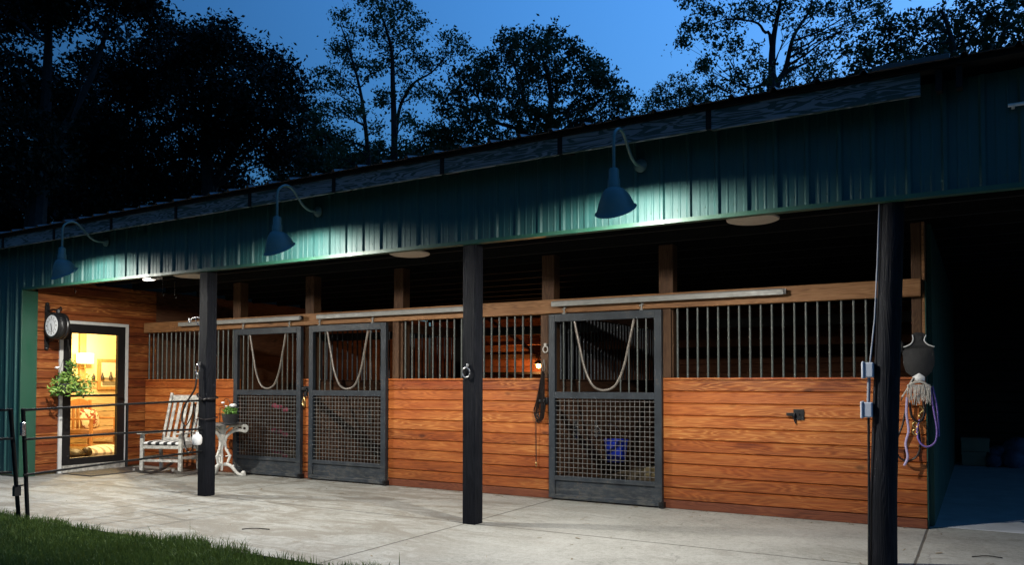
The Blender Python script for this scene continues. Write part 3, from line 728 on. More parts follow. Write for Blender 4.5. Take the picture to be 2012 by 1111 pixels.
for v in o.data.vertices:   # squarer outline
    y, z = v.co.y/.24, (v.co.z-.18)/.19
    s_ = (abs(y)**2+abs(z)**2)**.5; m_ = max(abs(y), abs(z))
    if s_ > 1e-4 and m_ > 0: k_ = (s_/m_)**.55; v.co.y *= k_; v.co.z = .18+(v.co.z-.18)*k_
bd = MB(); bd.ball((-13.6, 8.85, .10), .36, 20, (1.0, 1.1, .33)); tag(bd.build('pet_bed', m_stripe, smooth=True, loc=(-13.6, 8.85, .03)), 'cream striped pet bed on the tack room floor behind the door', 'pet bed')
bd = MB(); bd.ball((-13.3, 8.10, .12), .20, 16, (1.1, .9, .45)); bd.ball((-13.2, 8.28, .14), .09, 12); bd.ball((-13.4, 7.95, .12), .12, 12, (1, 1, .7))
tag(bd.build('folded_blanket', m_leather, smooth=True, loc=(-13.3, 8.1, .03)), 'dark brown bundle heaped on the tack room floor', 'blanket')
for i, (y, nm, lb) in enumerate([(9.62, 'small_bottle', 'dark squat bottle on the tack room ledge, nearest the lamp'), (9.80, 'small_cup', 'dark cup on the tack room ledge below the window'), (9.98, 'small_jug', 'dark slender jug on the tack room ledge, farthest from the lamp')]):
    k = MB(); k.lathe([(.03, 0), (.035, .05), (.02, .09), (.012, .10), (.012, .12+.02*i)], (-15.18+.04, y, 1.386), n=12)
    tag(k.build(nm, m_leather, smooth=True, loc=(-15.15, y, 1.386)), lb, nm.split('_')[1])

# ------------------------------------------------------------------ gooseneck lamps
def make_lamp():
    L = empty('gooseneck_lamp', (0, 0, 0))
    k = MB(); k.lathe([(.055, 0), (.055, -.012), (.03, -.03), (.014, -.04)], (0, FY-.019, 3.14), 'Y', 20); k.build('wall_mount', m_lampshade, L, smooth=True, local=True)
    p = smoothpath([(0, FY-.04, 3.138), (0, 6.19, 3.132), (0, 6.10, 3.164), (0, 6.034, 3.223), (0, 5.97, 3.285), (0, 5.907, 3.322), (0, 5.835, 3.318), (0, 5.765, 3.27), (0, 5.742, 3.20), (0, 5.742, 3.08), (0, 5.742, 2.93)], 4)
    MB().tube(p, .0125, 12).build('arm', m_lampshade, L, smooth=True, local=True)
    k = MB(); k.lathe([(.017, .12), (.032, .115), (.040, .10), (.041, .04), (.047, .03), (.050, -.04)], (0, 5.742, 2.87), 'Z', 24); k.build('socket', m_lampshade, L, smooth=True, local=True)
    n = 40
    def ring(r, cz, cyo, tilt):
        o = []
        for i in range(n):
            a = 2*math.pi*i/n; x = r*math.cos(a); y = r*math.sin(a)
            o.append((x, 5.742+cyo+y*math.cos(tilt), cz+y*math.sin(tilt)))
        return o
    def skin(lst, name, mat):
        k = MB(); vs = sum([ring(*q) for q in lst], []); fs = []
        for j in range(len(lst)-1):
            for i in range(n): fs.append((j*n+i, j*n+(i+1)%n, (j+1)*n+(i+1)%n, (j+1)*n+i))
        k.add(vs, fs); return k.build(name, mat, L, smooth=True, local=True)
    T = R(32)
    prof = [(.048, 2.834, 0, 0), (.066, 2.828, .002, T*.15), (.088, 2.808, .006, T*.35), (.108, 2.778, .012, T*.55), (.126, 2.742, .019, T*.75), (.140, 2.706, .026, T*.92), (.150, 2.678, .030, T), (.166, 2.668, .034, T)]
    sh = skin(prof, 'lamp_shade', m_lampshade)
    skin([(max(.02, r-.004), z-.004, o, t) for r, z, o, t in prof], 'shade_lining', m_inner).parent = sh
    k = MB(); k.lathe([(.012, .085), (.014, .06), (.026, .035), (.028, .015), (.018, -.005), (.0, -.012)], (0, 5.745, 2.745), 'Z', 14); k.build('bulb', m_bulb, L, smooth=True, local=True)
    l = bpy.data.lights.new('lamp_light', 'SPOT'); l.energy = LAMP_W; l.color = (1, .955, .87); l.shadow_soft_size = .02; l.spot_size = R(179); l.spot_blend = .8
    o = bpy.data.objects.new('lamp_light', l); C.objects.link(o); o.location = (0, 5.728, 2.678); o.rotation_euler = (R(2), 0, 0); o.parent = L
    l = bpy.data.lights.new('bulb_light', 'POINT'); l.energy = 112; l.color = (1, .955, .87); l.shadow_soft_size = .03
    o = bpy.data.objects.new('bulb_light', l); C.objects.link(o); o.location = (0, 5.728, 2.680); o.parent = L
    return L
L0 = make_lamp()
L1 = copy_tree(L0); L2 = copy_tree(L0)
for L, x, lab in [(L0, -2.43, 'green gooseneck lamp right of the middle porch post'), (L1, -6.05, 'green gooseneck lamp between the two square black posts'), (L2, -9.72, 'green gooseneck lamp nearest the clock and glass door')]:
    L.location = (x, 0, 0); tag(L, lab, 'wall lamp', 'gooseneck lamps along the green header')
# give each lamp an origin at its own mount
for L in (L0, L1, L2):
    d = Vector((0, FY, 3.14)); L.location = L.location+d
    for c in [x for x in bpy.data.objects if x.parent == L]: c.location = c.location-d

# round ceiling discs
d0 = None
for x, lab in [(-1.71, 'flat cream disc under the porch ceiling, nearest the round pole'), (-5.46, 'flat cream disc under the ceiling left of the middle post'), (-9.12, 'flat cream disc partly behind the left porch post')]:
    if d0 is None:
        d0 = empty('ceiling_disc', (x, 7.13, 2.75))
        k = MB(); k.lathe([(.0, -.006), (.20, -.004), (.222, .004), (.225, .016), (.0, .018)], (0, 0, 0), 'Z', 48); k.build('disc', m_disc, d0, smooth=True, local=True)
        k = MB(); k.tube([(0, 0, .018), (0, 0, .06)], .03, 12); k.build('mount', m_black, d0, local=True); d = d0
    else: d = copy_tree(d0); d.location = (x, 7.13, 2.75)
    tag(d, lab, 'ceiling disc', 'round discs under the porch ceiling')

# small lit fixture
k = empty('security_light', (-9.50, 6.80, 2.72)); tag(k, 'small lit white security light under the header near the left post', 'security light')
mb = MB(); mb.box(-9.60, -9.44, 6.76, 6.84, 2.685, 2.72); mb.build('led_lens', m_led, k, bevel=.008)
mb = MB(); mb.box(-9.438, -9.30, 6.76, 6.84, 2.69, 2.73); mb.box(-9.46, -9.40, 6.78, 6.82, 2.73, CEIL+.08); mb.build('housing', m_white, k, bevel=.004)
for i, (x, y) in enumerate([(-10.15, 7.47), (-10.28, 7.77)]):
    mb = MB(); mb.tube([(x, y, CEIL+.02), (x, y, 2.60), (x+.02, y, 2.575), (x+.03, y, 2.60)], .005, 6)
    tag(mb.build('ceiling_hook', m_chrome, smooth=True, loc=(x, y, CEIL)), ['thin wire hook under the dark porch ceiling, nearer the header', 'thin wire hook under the dark porch ceiling, nearer the stalls'][i], 'hook', 'wire hooks under the porch ceiling')
mb = MB(); mb.tube([(-11.35, 6.9, CEIL), (-11.35, 6.9, 2.66), (-11.33, 6.9, 2.63), (-11.31, 6.9, 2.66)], .005, 6)
tag(mb.build('ceiling_hook', m_chrome, smooth=True, loc=(-11.35, 6.9, CEIL)), 'thin wire hook above the clock', 'hook', 'wire hooks under the porch ceiling')
mb = MB(); mb.tube([(.18, FY-.05, 3.185), (.62, FY-.05, 3.185)], .012, 10); mb.box(.2, .22, FY-.05, FY, 3.17, 3.195); mb.box(.58, .6, FY-.05, FY, 3.17, 3.195)
tag(mb.build('white_rod', m_inner, smooth=True, loc=(.3, FY, 3.18)), 'short white rod fixed across the steel header at the right edge', 'rod')

# ------------------------------------------------------------------ clock
ck = empty('bracket_clock', (SX, 6.70, 2.12)); tag(ck, 'round double sided clock on a black iron wall bracket', 'clock')
cx, cyy, cz = -11.36, 6.58, 2.135
k = MB(); k.lathe([(.1501, -.001), (.165, -.008), (.185, .0), (.190, .02), (.180, .035), (.190, .05), (.190, .10), (.180, .115), (.190, .13), (.185, .155), (.165, .162), (.150, .156)], (cx, cyy, cz), 'Y', 40)
k.build('clock_case', m_black, ck, smooth=True)
k = MB(); k.lathe([(0, -.006), (.150, -.003), (.150, .001)], (cx, cyy-.001, cz), 'Y', 40); k.build('clock_face', m_petal, ck)
k = MB()
for i in range(12):
    a = R(30*i); r0, r1 = .105, .130
    s_, c_ = math.sin(a), math.cos(a); w = .005 if i % 3 else .008
    k.add([(cx+s_*r0+c_*w, cyy-.007, cz+c_*r0-s_*w), (cx+s_*r1+c_*w, cyy-.007, cz+c_*r1-s_*w), (cx+s_*r1-c_*w, cyy-.007, cz+c_*r1+s_*w), (cx+s_*r0-c_*w, cyy-.007, cz+c_*r0+s_*w)], [(0, 1, 2, 3)])
k.tube([(cx+.09*math.cos(t), cyy-.007, cz+.09*math.sin(t)) for t in np.linspace(0, 2*math.pi, 33)], .0025, 4)
k.build('dial_marks', m_slate, ck)
k = MB()
for a, r, w in ((R(174), .125, .006), (R(165), .08, .009)):
    s_, c_ = math.sin(a), math.cos(a)
    k.add([(cx-s_*.03+c_*w, cyy-.010, cz-c_*.03-s_*w), (cx+s_*r+c_*w*.4, cyy-.010, cz+c_*r-s_*w*.4), (cx+s_*r-c_*w*.4, cyy-.010, cz+c_*r+s_*w*.4), (cx-s_*.03-c_*w, cyy-.010, cz-c_*.03+s_*w)], [(0, 1, 2, 3)])
k.build('clock_hands', m_black, ck)
k = MB(); k.box(SX+.002, SX+.03, 6.64, 6.70, 1.84, 2.44); k.ball((SX+.016, 6.67, 2.46), .03, 10); k.ball((SX+.016, 6.67, 1.82), .03, 10)
k.tube([(SX+.02, 6.67, 2.37), (-11.36, 6.67, 2.37)], .012, 8); k.tube([(-11.36, 6.67, 2.37), (-11.30, 6.67, 2.40), (-11.27, 6.67, 2.37), (-11.29, 6.67, 2.35)], .010, 8); k.tube([(-11.36, 6.67, 2.37), (-11.36, 6.67, 2.32)], .03, 8)
k.tube(bez((SX+.02, 6.67, 1.90), (-11.55, 6.67, 1.93), (-11.48, 6.67, 1.93), (-11.42, 6.67, 1.96)), .009, 8)
k.build('iron_bracket', m_black, ck, smooth=True)

# ------------------------------------------------------------------ plants
def leaves(mb, c, rx, ry, rz, n, s, rnd, droop=0):
    for i in range(n):
        while True:
            a = Vector((rnd.uniform(-1, 1), rnd.uniform(-1, 1), rnd.uniform(-1, 1)))
            if a.length < 1: break
        p = Vector((c[0]+a.x*rx, c[1]+a.y*ry, c[2]+a.z*rz-droop*(a.x*a.x+a.y*a.y)))
        d = Vector((rnd.gauss(0, 1), rnd.gauss(0, 1), rnd.gauss(0, .7))).normalized(); q = d.cross(Vector((rnd.gauss(0, 1), rnd.gauss(0, 1), rnd.gauss(0, 1)))).normalized()
        L = s*rnd.uniform(.6, 1.3); w = L*.42; nn = d.cross(q)*L*.15
        mb.add([p-d*L, p-q*w*.8-d*L*.2+nn, p+d*L*.4-q*w+nn, p+d*L, p+d*L*.4+q*w+nn, p+q*w*.8-d*L*.2+nn], [(0, 1, 2, 3), (0, 3, 4, 5)])
def flower(mb, c, r, rnd):
    for k in range(9):
        a = k*2*math.pi/9; d = Vector((math.cos(a), math.sin(a)*.8-.3, .45+.3*math.sin(a*3))).normalized()
        mb.ball(Vector(c)+d*r*.55, r*.55, 8, (1, 1, .7))
rnd = random.Random(3)
hb = empty('hanging_basket', (-11.32, 6.78, 1.20)); tag(hb, 'hanging basket of trailing plants with a white flower below the clock', 'hanging basket')
bc = (-11.32, 6.80, 1.30)
k = MB(); k.lathe([(.05, -.12), (.12, -.10), (.16, .0), (.165, .015), (.15, .015), (.12, -.06), (0, -.06)], bc, 'Z', 24); k.build('basket', m_pot, hb, smooth=True)
k = MB(); leaves(k, (bc[0], bc[1], bc[2]+.08), .26, .26, .14, 420, .030, rnd, .16); leaves(k, (bc[0]+.12, bc[1]+.18, bc[2]-.02), .16, .16, .18, 150, .026, rnd); k.build('foliage', m_leafp2, hb)
k = MB(); leaves(k, (bc[0], bc[1], bc[2]+.04), .24, .24, .16, 160, .036, rnd, .18)
for i in range(26):   # upright sprigs
    x, y = bc[0]+rnd.uniform(-.02, .12), bc[1]+rnd.uniform(-.04, .1); leaves(k, (x, y, bc[2]+.24), .03, .03, .12, 7, .020, rnd)
k.build('dark_foliage', m_leafp, hb)
k = MB(); flower(k, (bc[0]-.12, bc[1]-.08, bc[2]+.235), .035, rnd); k.build('flower', m_petal, hb, smooth=True)
k = MB()
for a in (0, 2.1, 4.2): k.tube([(bc[0]+.15*math.cos(a), bc[1]+.15*math.sin(a), bc[2]), (bc[0]+.01*math.cos(a), bc[1]+.01*math.sin(a), 1.86)], .0025, 5)
k.tube([(bc[0], bc[1], 1.85), (bc[0], bc[1], 1.94), (SX+.0, bc[1]-.02, 1.965)], .005, 6)
k.build('wire_hanger', m_black, hb)

# ------------------------------------------------------------------ white cast iron table + pot
TX, TY = -9.33, 7.86
tb = empty('iron_side_table', (TX, TY, 0), R(8)); tag(tb, 'ornate white cast iron pedestal table beside the left porch post', 'side table'); tb.scale = (.9, .9, 1)
k = MB(); k.lathe([(.0, .725), (.30, .725), (.315, .73), (.315, .745), (.30, .75), (.0, .75)], (0, 0, 0), 'Z', 40); k.build('tabletop', m_slate, tb, smooth=True, local=True)
for q in range(3):
    an = R(-88+120*q); ca_, sa_ = math.cos(an), math.sin(an)
    def P(r, z, t=0): return (r*ca_-t*sa_, r*sa_+t*ca_, z)
    k = MB()
    # upper scroll arm
    up = smoothpath([P(.035, .44), P(.05, .53), P(.10, .60), P(.19, .645), P(.28, .65), P(.345, .635), P(.375, .66), P(.37, .70), P(.33, .715), P(.30, .695), P(.315, .67)], 5)
    k.tube(up, [.026]*6+[.024]*(len(up)-12)+[.012]*6, 8)
    k.tube(smoothpath([P(.03, .56), P(.05, .64), P(.12, .70), P(.24, .715), P(.32, .715)], 5), .016, 8)
    k.tube(smoothpath([P(.12, .62), P(.17, .67), P(.22, .69), P(.24, .67), P(.22, .655)], 4), .010, 6)
    k.build('arm', m_iron_w, tb, smooth=True, local=True)
    k = MB()
    # belly loop of the column
    lp = smoothpath([P(.03, .46), P(.055, .42), P(.06, .38), P(.095, .33), P(.115, .28), P(.10, .23), P(.085, .19), P(.05, .165), P(.03, .18)], 5)
    k.tube(lp, .019, 8)
    for rr, zz in ((.085, .37), (.13, .29), (.10, .17), (.055, .45)): k.ball(P(rr, zz), .016, 8)
    k.tube([P(.095, .29), P(.05, .28)], [.012, .008], 6)
    k.build('column_scroll', m_iron_w, tb, smooth=True, local=True)
    k = MB()
    lg = smoothpath([P(.03, .17), P(.09, .165), P(.15, .13), P(.20, .075), P(.25, .028), P(.31, .016), P(.36, .02)], 5)
    k.tube(lg, [.025]*(len(lg)//2)+[.022]*(len(lg)-len(lg)//2), 8); k.ball(P(.325, .045), .036, 12, (1, 1, .8)); k.ball(P(.17, .14), .02, 8)
    k.build('leg', m_iron_w, tb, smooth=True, local=True)
k = MB(); k.lathe([(.018, .08), (.022, .16), (.016, .20), (.02, .30), (.014, .38), (.028, .44), (.024, .50), (.035, .58), (.05, .66), (.07, .724)], (0, 0, 0), 'Z', 16); k.build('column', m_iron_w, tb, smooth=True, local=True)
pp = empty('potted_plant', (-9.10, 7.80, .75)); tag(pp, 'white flowering plant in a charcoal pot on the iron table', 'potted plant')
c = (-9.10, 7.80, .752)
k = MB(); k.lathe([(.11, 0), (.12, .004), (.12, .012), (.085, .014), (.09, .02), (.118, .135), (.122, .14), (.112, .14), (.10, .125), (0, .125)], c, 'Z', 28); k.build('pot', m_pot, pp, smooth=True)
k = MB(); leaves(k, (c[0], c[1], c[2]+.18), .115, .115, .075, 170, .028, rnd, .03); k.build('foliage', m_leafp, pp)
k = MB(); pass
for fx, fy, fz, fr in ((.09, -.03, .25, .048), (-.09, -.05, .29, .026), (-.01, -.06, .245, .018)):
    k = MB(); flower(k, (c[0]+fx, c[1]+fy, c[2]+fz), fr, rnd); k.build('flower', m_petal, pp, smooth=True)

# ------------------------------------------------------------------ rocking chair
RC = empty('rocking_chair', (-10.17, 7.66, 0), R(20)); tag(RC, 'weathered white slatted rocking chair beside the glass door', 'rocking chair')
def slab(k, p0, p1, w, t, wdir=(1, 0, 0)):
    p0, p1, wd_ = Vector(p0), Vector(p1), Vector(wdir); d = (p1-p0).normalized(); nrm = d.cross(wd_).normalized(); wd_ = nrm.cross(d).normalized()
    a = wd_*w/2; b = nrm*t/2
    k.add([p0-a-b, p0+a-b, p0+a+b, p0-a+b, p1-a-b, p1+a-b, p1+a+b, p1-a+b], [(0, 3, 2, 1), (4, 5, 6, 7), (0, 1, 5, 4), (1, 2, 6, 5), (2, 3, 7, 6), (3, 0, 4, 7)])
hw = .30
for s_ in (-1, 1):
    k = MB(); slab(k, (s_*hw, -.245, .07), (s_*hw, -.235, .60), .05, .04); k.build('front_leg', m_chair, RC, local=True, bevel=.003)
    k = MB(); slab(k, (s_*hw, .22, .06), (s_*hw, .20, .42), .045, .04); k.build('rear_leg', m_chair, RC, local=True, bevel=.003)
    k = MB(); pts = [(s_*hw, y, .022+.11*((y-.02)/.5)**2) for y in np.linspace(-.42, .50, 14)]
    for a, b in zip(pts[:-1], pts[1:]):
        slab(k, a, b, .032, .035)
    k.build('rocker', m_slate, RC, local=True)  # darker than the rest of the chair: its shade is put into the colour
    k = MB(); slab(k, (s_*hw, -.31, .605), (s_*hw, .17, .60), .085, .022); k.build('armrest', m_chair, RC, local=True, bevel=.006)
    k = MB(); slab(k, (s_*(hw-.035), .17, .36), (s_*(hw-.035), .42, 1.17), .04, .035); k.build('back_post', m_chair, RC, local=True, bevel=.004)
k = MB(); slab(k, (0, .395, 1.03), (0, .425, 1.14), .50, .02); slab(k, (0, .19, .47), (0, .20, .52), .50, .02); k.build('back_rail', m_chair, RC, local=True, bevel=.004)
for x in np.linspace(-.19, .19, 5):
    k = MB(); slab(k, (x, .205, .50), (x, .395, 1.05), .048, .012); k.build('back_slat', m_chair, RC, local=True, bevel=.002)
k = MB(); k.box(-hw+.02, hw-.02, -.25, .20, .385, .43); k.build('seat', m_chair, RC, local=True, bevel=.004)
k = MB(); k.box(-hw+.02, hw-.02, -.25, -.225, .20, .235); k.box(-hw+.02, hw-.02, .19, .215, .20, .235)
for s_ in (-1, 1): k.box(s_*hw-.012, s_*hw+.012, -.23, .20, .24, .27)
k.build('stretcher', m_chair, RC, local=True)
cu = empty('striped_cushion', RC.location+Vector((0, 0, .43)), R(20)); tag(cu, 'black and white striped cushion on the rocking chair seat', 'cushion')
n = 9
kb, kw = MB(), MB()
for i in range(n):
    a0, a1 = -hw+.02+(2*hw-.04)*i/n, -hw+.02+(2*hw-.04)*(i+1)/n
    (kb if i % 2 else kw).tube([((a0), -.22, .028), (a0, .15, .028)][:1]+[(a0, -.03, .028)][:0]+[(a0, -.03, .028), (a1, -.03, .028)][1:], .001, 4) if False else None
    m__ = kb if i % 2 else kw
    poly = []
    for t in np.linspace(0, 2*math.pi, 21)[:-1]:
        cc, ss = math.cos(t), math.sin(t)
        poly.append((-.03+.215*math.copysign(abs(cc)**.45, cc), .030+.028*math.copysign(abs(ss)**.8, ss)))
    m__.prism(poly, 'X', a0, a1)
ob = kw.build('white_stripe', m_cushW, cu, local=True); kb.build('black_stripe', m_cushB, cu, local=True)

# door mat
k = MB(); k.box(-11.55, -10.86, 6.88, 7.95, .001, .014); tag(k.build('door_mat', m_mat, bevel=.004, loc=(-11.2, 7.4, 0)), 'dark rubber door mat in front of the glass door', 'door mat')

# small wire frame on the wall behind the table, wire ring
k = MB(); x0, x1, z0, z1, y = -9.80, -9.62, .74, .95, WY-.05
k.tube([(x0, y, z0), (x1, y, z0), (x1, y, z1), (x0, y, z1), (x0, y, z0)], .006, 6)
k.tube([(-9.66+.07*math.cos(a), y, 1.02+.07*math.sin(a)) for a in np.linspace(0, 2*math.pi, 20)], .004, 6)
k.tube([(x0, y, z1), (x0, WY, z1)], .004, 5)
tag(k.build('wire_hanger', m_black, loc=(-9.7, WY, .85)), 'black wire frame hanger on the cedar wall behind the flower pot', 'wire hanger')

# ------------------------------------------------------------------ pipe gate and fence
def gate(name, label, y0, y1, lean0=None, xx=-7.9, extra=None):
    G = empty(name, (xx, (y0+y1)/2, 0)); tag(G, label, 'gate')
    for za, zb in ((1.12, 1.065), (.785, .785), (.525, .445)):
        k = MB(); k.tube([(xx, y0, za), (xx, (y0+y1)/2, (za+zb)/2+.004), (xx, y1, zb)], .0115, 12); k.build('rail', m_fence, G, smooth=True)
    return G
G1 = gate('pipe_gate', 'dark pipe gate hung on the left porch post in front of the rocking chair', 6.40, 4.33)
k = MB(); k.tube([(-7.90, 6.40, 1.13), (-7.90, 6.40, .03)], .017, 12); k.build('end_stile', m_fence, G1, smooth=True)
k = MB(); k.tube([(-7.9, 5.40, 1.09), (-7.9, 5.40, .43)], .014, 10); k.build('mid_stile', m_fence, G1, smooth=True)
k = MB(); k.tube([(-7.90, 4.315, 1.08), (-8.00, 4.432, .0)], .019, 12); k.build('leg', m_fence, G1, smooth=True)
G2 = empty('pipe_gate', (-7.9, 3, 0)); tag(G2, 'dark pipe panel running off the left edge over the grass', 'gate')
for za, zb in ((1.07, 1.10), (.80, .82), (.485, .53)):
    k = MB(); k.tube([(-7.9, 4.22, za), (-7.9, 1.4, zb)], .0115, 12); k.build('rail', m_fence, G2, smooth=True)
k = MB(); k.tube([(-7.9, 4.20, 1.08), (-8.075, 4.39, 0)], .019, 12); k.build('leg', m_fence, G2, smooth=True)
k = MB(); k.tube([(-7.9, 1.4, 1.11), (-7.9, 1.4, 0)], .019, 12); k.build('end_stile', m_fence, G2, smooth=True)
k = MB(); k.box(-8.03, -7.99, 4.30, 4.36, .24, .33); k.tube([(-8.02, 4.30, .335), (-7.98, 4.42, .34)], .007, 6); k.build('latch', m_black, G1)
k = MB(); k.box(-7.91, -7.87, 4.29, 4.33, .82, .95); k.build('latch', m_chrome, G1, bevel=.006)
k = MB(); k.tube(smoothpath([(-7.90, 6.36, 1.13), (-7.97, 6.34, 1.19), (-7.99, 6.5, 1.20), (-7.9, 6.53, 1.17), (-7.8, 6.5, 1.15), (-7.80, 6.36, 1.14), (-7.88, 6.345, 1.13)], 4), .010, 8)
tag(k.build('tie_rope', m_leather, smooth=True, loc=(-7.9, 6.36, 1.1)), 'dark rope lashing the top of the pipe gate to the left porch post', 'rope')
k = MB(); k.tube(smoothpath([(-7.90, 6.36, .90), (-7.97, 6.35, .92), (-7.98, 6.5, .92), (-7.81, 6.51, .92), (-7.81, 6.35, .90), (-7.88, 6.345, .90)], 4), .006, 6)
tag(k.build('tie_rope', m_leather, smooth=True, loc=(-7.9, 6.36, .9)), 'thinner tie holding the middle of the pipe gate to the left porch post', 'rope')
# halter and lead hanging on the left post
H = empty('leather_halter', (-7.95, 6.33, 1.48)); tag(H, 'dark leather halter hanging from a snap on the left porch post', 'halter')
k = MB()
k.tube(smoothpath([(-7.95, 6.32, 1.40), (-7.97, 6.31, 1.25), (-8.06, 6.26, 1.08), (-8.10, 6.24, .92), (-8.06, 6.26, .82), (-7.99, 6.29, .95), (-7.97, 6.30, 1.1)], 5), .014, 8, flat=.4)
k.tube(smoothpath([(-8.08, 6.25, .86), (-8.08, 6.25, .70), (-8.05, 6.26, .56), (-7.99, 6.27, .52), (-7.95, 6.28, .60), (-7.98, 6.28, .75), (-7.94, 6.29, .95), (-7.96, 6.30, 1.08)], 5), .013, 8, flat=.4)
k.build('straps', m_leather, H, smooth=True)
k = MB(); k.tube([(-7.945+.03*math.cos(a), 6.325, 1.49+.05*math.sin(a)) for a in np.linspace(0, 2*math.pi, 16)], .007, 6); k.ball((-7.95, 6.325, 1.43), .02, 8); k.box(-7.955, -7.935, 6.33, 6.362, 1.53, 1.57); k.tube([(-7.95, 6.32, 1.42), (-7.95, 6.32, 1.37)], .010, 8)
k.build('snap', m_chrome, H, smooth=True)
J = empty('white_jug', (-7.92, 6.24, .66)); tag(J, 'small white plastic jug tied to the pipe gate at the left post', 'jug')
k = MB(); k.lathe([(.0, -.065), (.04, -.062), (.054, -.04), (.056, .02), (.044, .05), (.022, .065), (.018, .085), (0, .085)], (-7.855, 6.26, .67), 'Z', 20); k.build('bottle', m_petal, J, smooth=True)
k = MB(); k.tube([(-7.92, 6.22, .76), (-7.93, 6.30, .80), (-7.92, 6.38, .82)], .005, 6); k.tube([(-7.93+.02*math.cos(a), 6.30, .87+.03*math.sin(a)) for a in np.linspace(0, 6.28, 12)], .005, 6); k.build('tie', m_chrome, J)
k = MB(); k.tube(smoothpath([(-7.972, 6.40, 2.09), (-8.06, 6.40, 2.105), (-8.15, 6.40, 2.09), (-8.175, 6.40, 2.05), (-8.20, 6.40, 2.06), (-8.205, 6.40, 2.10)], 4), .008, 8)
k.tube(smoothpath([(-7.972, 6.40, 2.00), (-8.02, 6.40, 2.01), (-8.07, 6.40, 2.05), (-8.08, 6.40, 2.095)], 4), .006, 6); k.tube([(-7.975, 6.40, 1.95), (-7.975, 6.40, 2.16)], .009, 6)
tag(k.build('scroll_hook', m_chrome, smooth=True, loc=(-7.97, 6.4, 2.05)), 'curled iron plant hook high on the left porch post', 'hook')
# ring on middle post
k = MB(); cx0, cz0 = -4.19, 1.425
k.tube([(cx0+.042*math.cos(a), 6.345, cz0+.046*math.sin(a)) for a in np.linspace(0, 2*math.pi, 24)], .0065, 8); k.tube([(cx0+.01, 6.362, cz0+.06), (cx0+.005, 6.335, cz0+.055), (cx0+.01, 6.335, cz0+.04)], .008, 8)
k.ball((cx0+.01, 6.358, cz0+.07), .014, 8)
tag(k.build('tie_ring', m_chrome, smooth=True, loc=(cx0, 6.36, 1.43)), 'iron tie ring on the middle black porch post', 'tie ring')
# ring beside door 3
k = MB(); cx0, cz0 = -4.345, 1.715
k.tube([(cx0+.032*math.cos(a), WY-.02, cz0+.036*math.sin(a)) for a in np.linspace(0, 2*math.pi, 18)], .0075, 8); k.box(cx0-.015, cx0+.01, WY-.03, WY+.004, cz0+.03, cz0+.07)
tag(k.build('tie_ring', m_fleece, smooth=True, loc=(cx0, WY, 1.72)), 'small pale tie ring above the bridle beside the right stall door', 'tie ring')
# bridle beside door 3
B = empty('bridle', (-4.38, WY-.03, 1.45)); tag(B, 'dark leather bridle hanging beside the right stall door', 'bridle')
k = MB(); rn = random.Random(5)
for i in range(7):
    dx = rn.uniform(-.02, .02)
    k.tube(smoothpath([(-4.36+dx*.3, WY-.03-.006*i, 1.46), (-4.385+dx, WY-.03-.007*i, 1.30), (-4.43+dx, WY-.03-.007*i, 1.10), (-4.455+dx*1.5, WY-.03-.007*i, .99+rn.uniform(-.03, .03)), (-4.43+dx, WY-.03-.007*i, .90+rn.uniform(-.04, .02)), (-4.38+dx, WY-.03-.007*i, .92), (-4.365+dx, WY-.03-.007*i, 1.05), (-4.37+dx, WY-.03-.007*i, 1.25), (-4.35, WY-.03-.006*i, 1.44)], 4), .009, 6, flat=.5)
k.build('straps', m_leather, B, smooth=True)
k = MB(); k.tube([(-4.455, WY-.05, .95), (-4.46, WY-.03, .42)], .005, 6); k.build('lead_cord', m_leather, B)
k = MB(); k.ball((-4.46, WY-.03, .40), .014, 8); k.tube([(-4.46, WY-.03, .41), (-4.46, WY-.03, .36)], .007, 6); k.build('snap', m_brass, B, smooth=True)
k = MB(); k.tube([(-4.365, WY-.02, 1.60), (-4.385, WY-.03, 1.50), (-4.36, WY-.03, 1.44), (-4.345, WY-.03, 1.50), (-4.365, WY-.02, 1.60)], .005, 6); k.build('hook', m_slate, B)
# rope loop on sill between doors: brass snap and black strap
k = MB(); k.tube(smoothpath([(-8.10, WY-.05, 1.13), (-8.12, WY-.06, 1.05), (-8.09, WY-.06, 1.0), (-8.07, WY-.06, 1.06), (-8.10, WY-.05, 1.13)], 4), .008, 8)
tag(k.build('snap_hook', m_brass, smooth=True, loc=(-8.1, WY, 1.1)), 'brass snap hooked between the two left stall doors', 'snap')

# ------------------------------------------------------------------ fly mask, leads at east corner
FM = empty('fly_mask', (-.47, WY-.08, 1.70)); tag(FM, 'black mesh fly mask with white ear trim hung on the corner post', 'fly mask')
mx, my = -.485, WY-.07
def poly_plate(k, pts, y, t=.03, bulge=0):
    n = len(pts); cxp = sum(p[0] for p in pts)/n; czp = sum(p[1] for p in pts)/n
    vs = [(p[0], y, p[1]) for p in pts]+[(cxp+(p[0]-cxp)*.55, y-bulge, czp+(p[1]-czp)*.55) for p in pts]+[(cxp, y-bulge*1.25, czp)]+[(p[0], y+t, p[1]) for p in pts]
    fs = [(i, (i+1)%n, n+(i+1)%n, n+i) for i in range(n)]+[(n+i, n+(i+1)%n, 2*n) for i in range(n)]+[(2*n+1+(i+1)%n, 2*n+1+i, i, (i+1)%n)[::-1] for i in range(n)]+[tuple(2*n+1+i for i in range(n))]
    k.add(vs, fs)
k = MB(); poly_plate(k, [(mx-.135, 1.62), (mx-.13, 1.50), (mx-.11, 1.43), (mx-.04, 1.37), (mx+.04, 1.37), (mx+.10, 1.43), (mx+.125, 1.50), (mx+.12, 1.62), (mx+.07, 1.66), (mx-.07, 1.66)], my, .04, .045); k.build('mesh_face', m_maskmesh, FM, smooth=True)
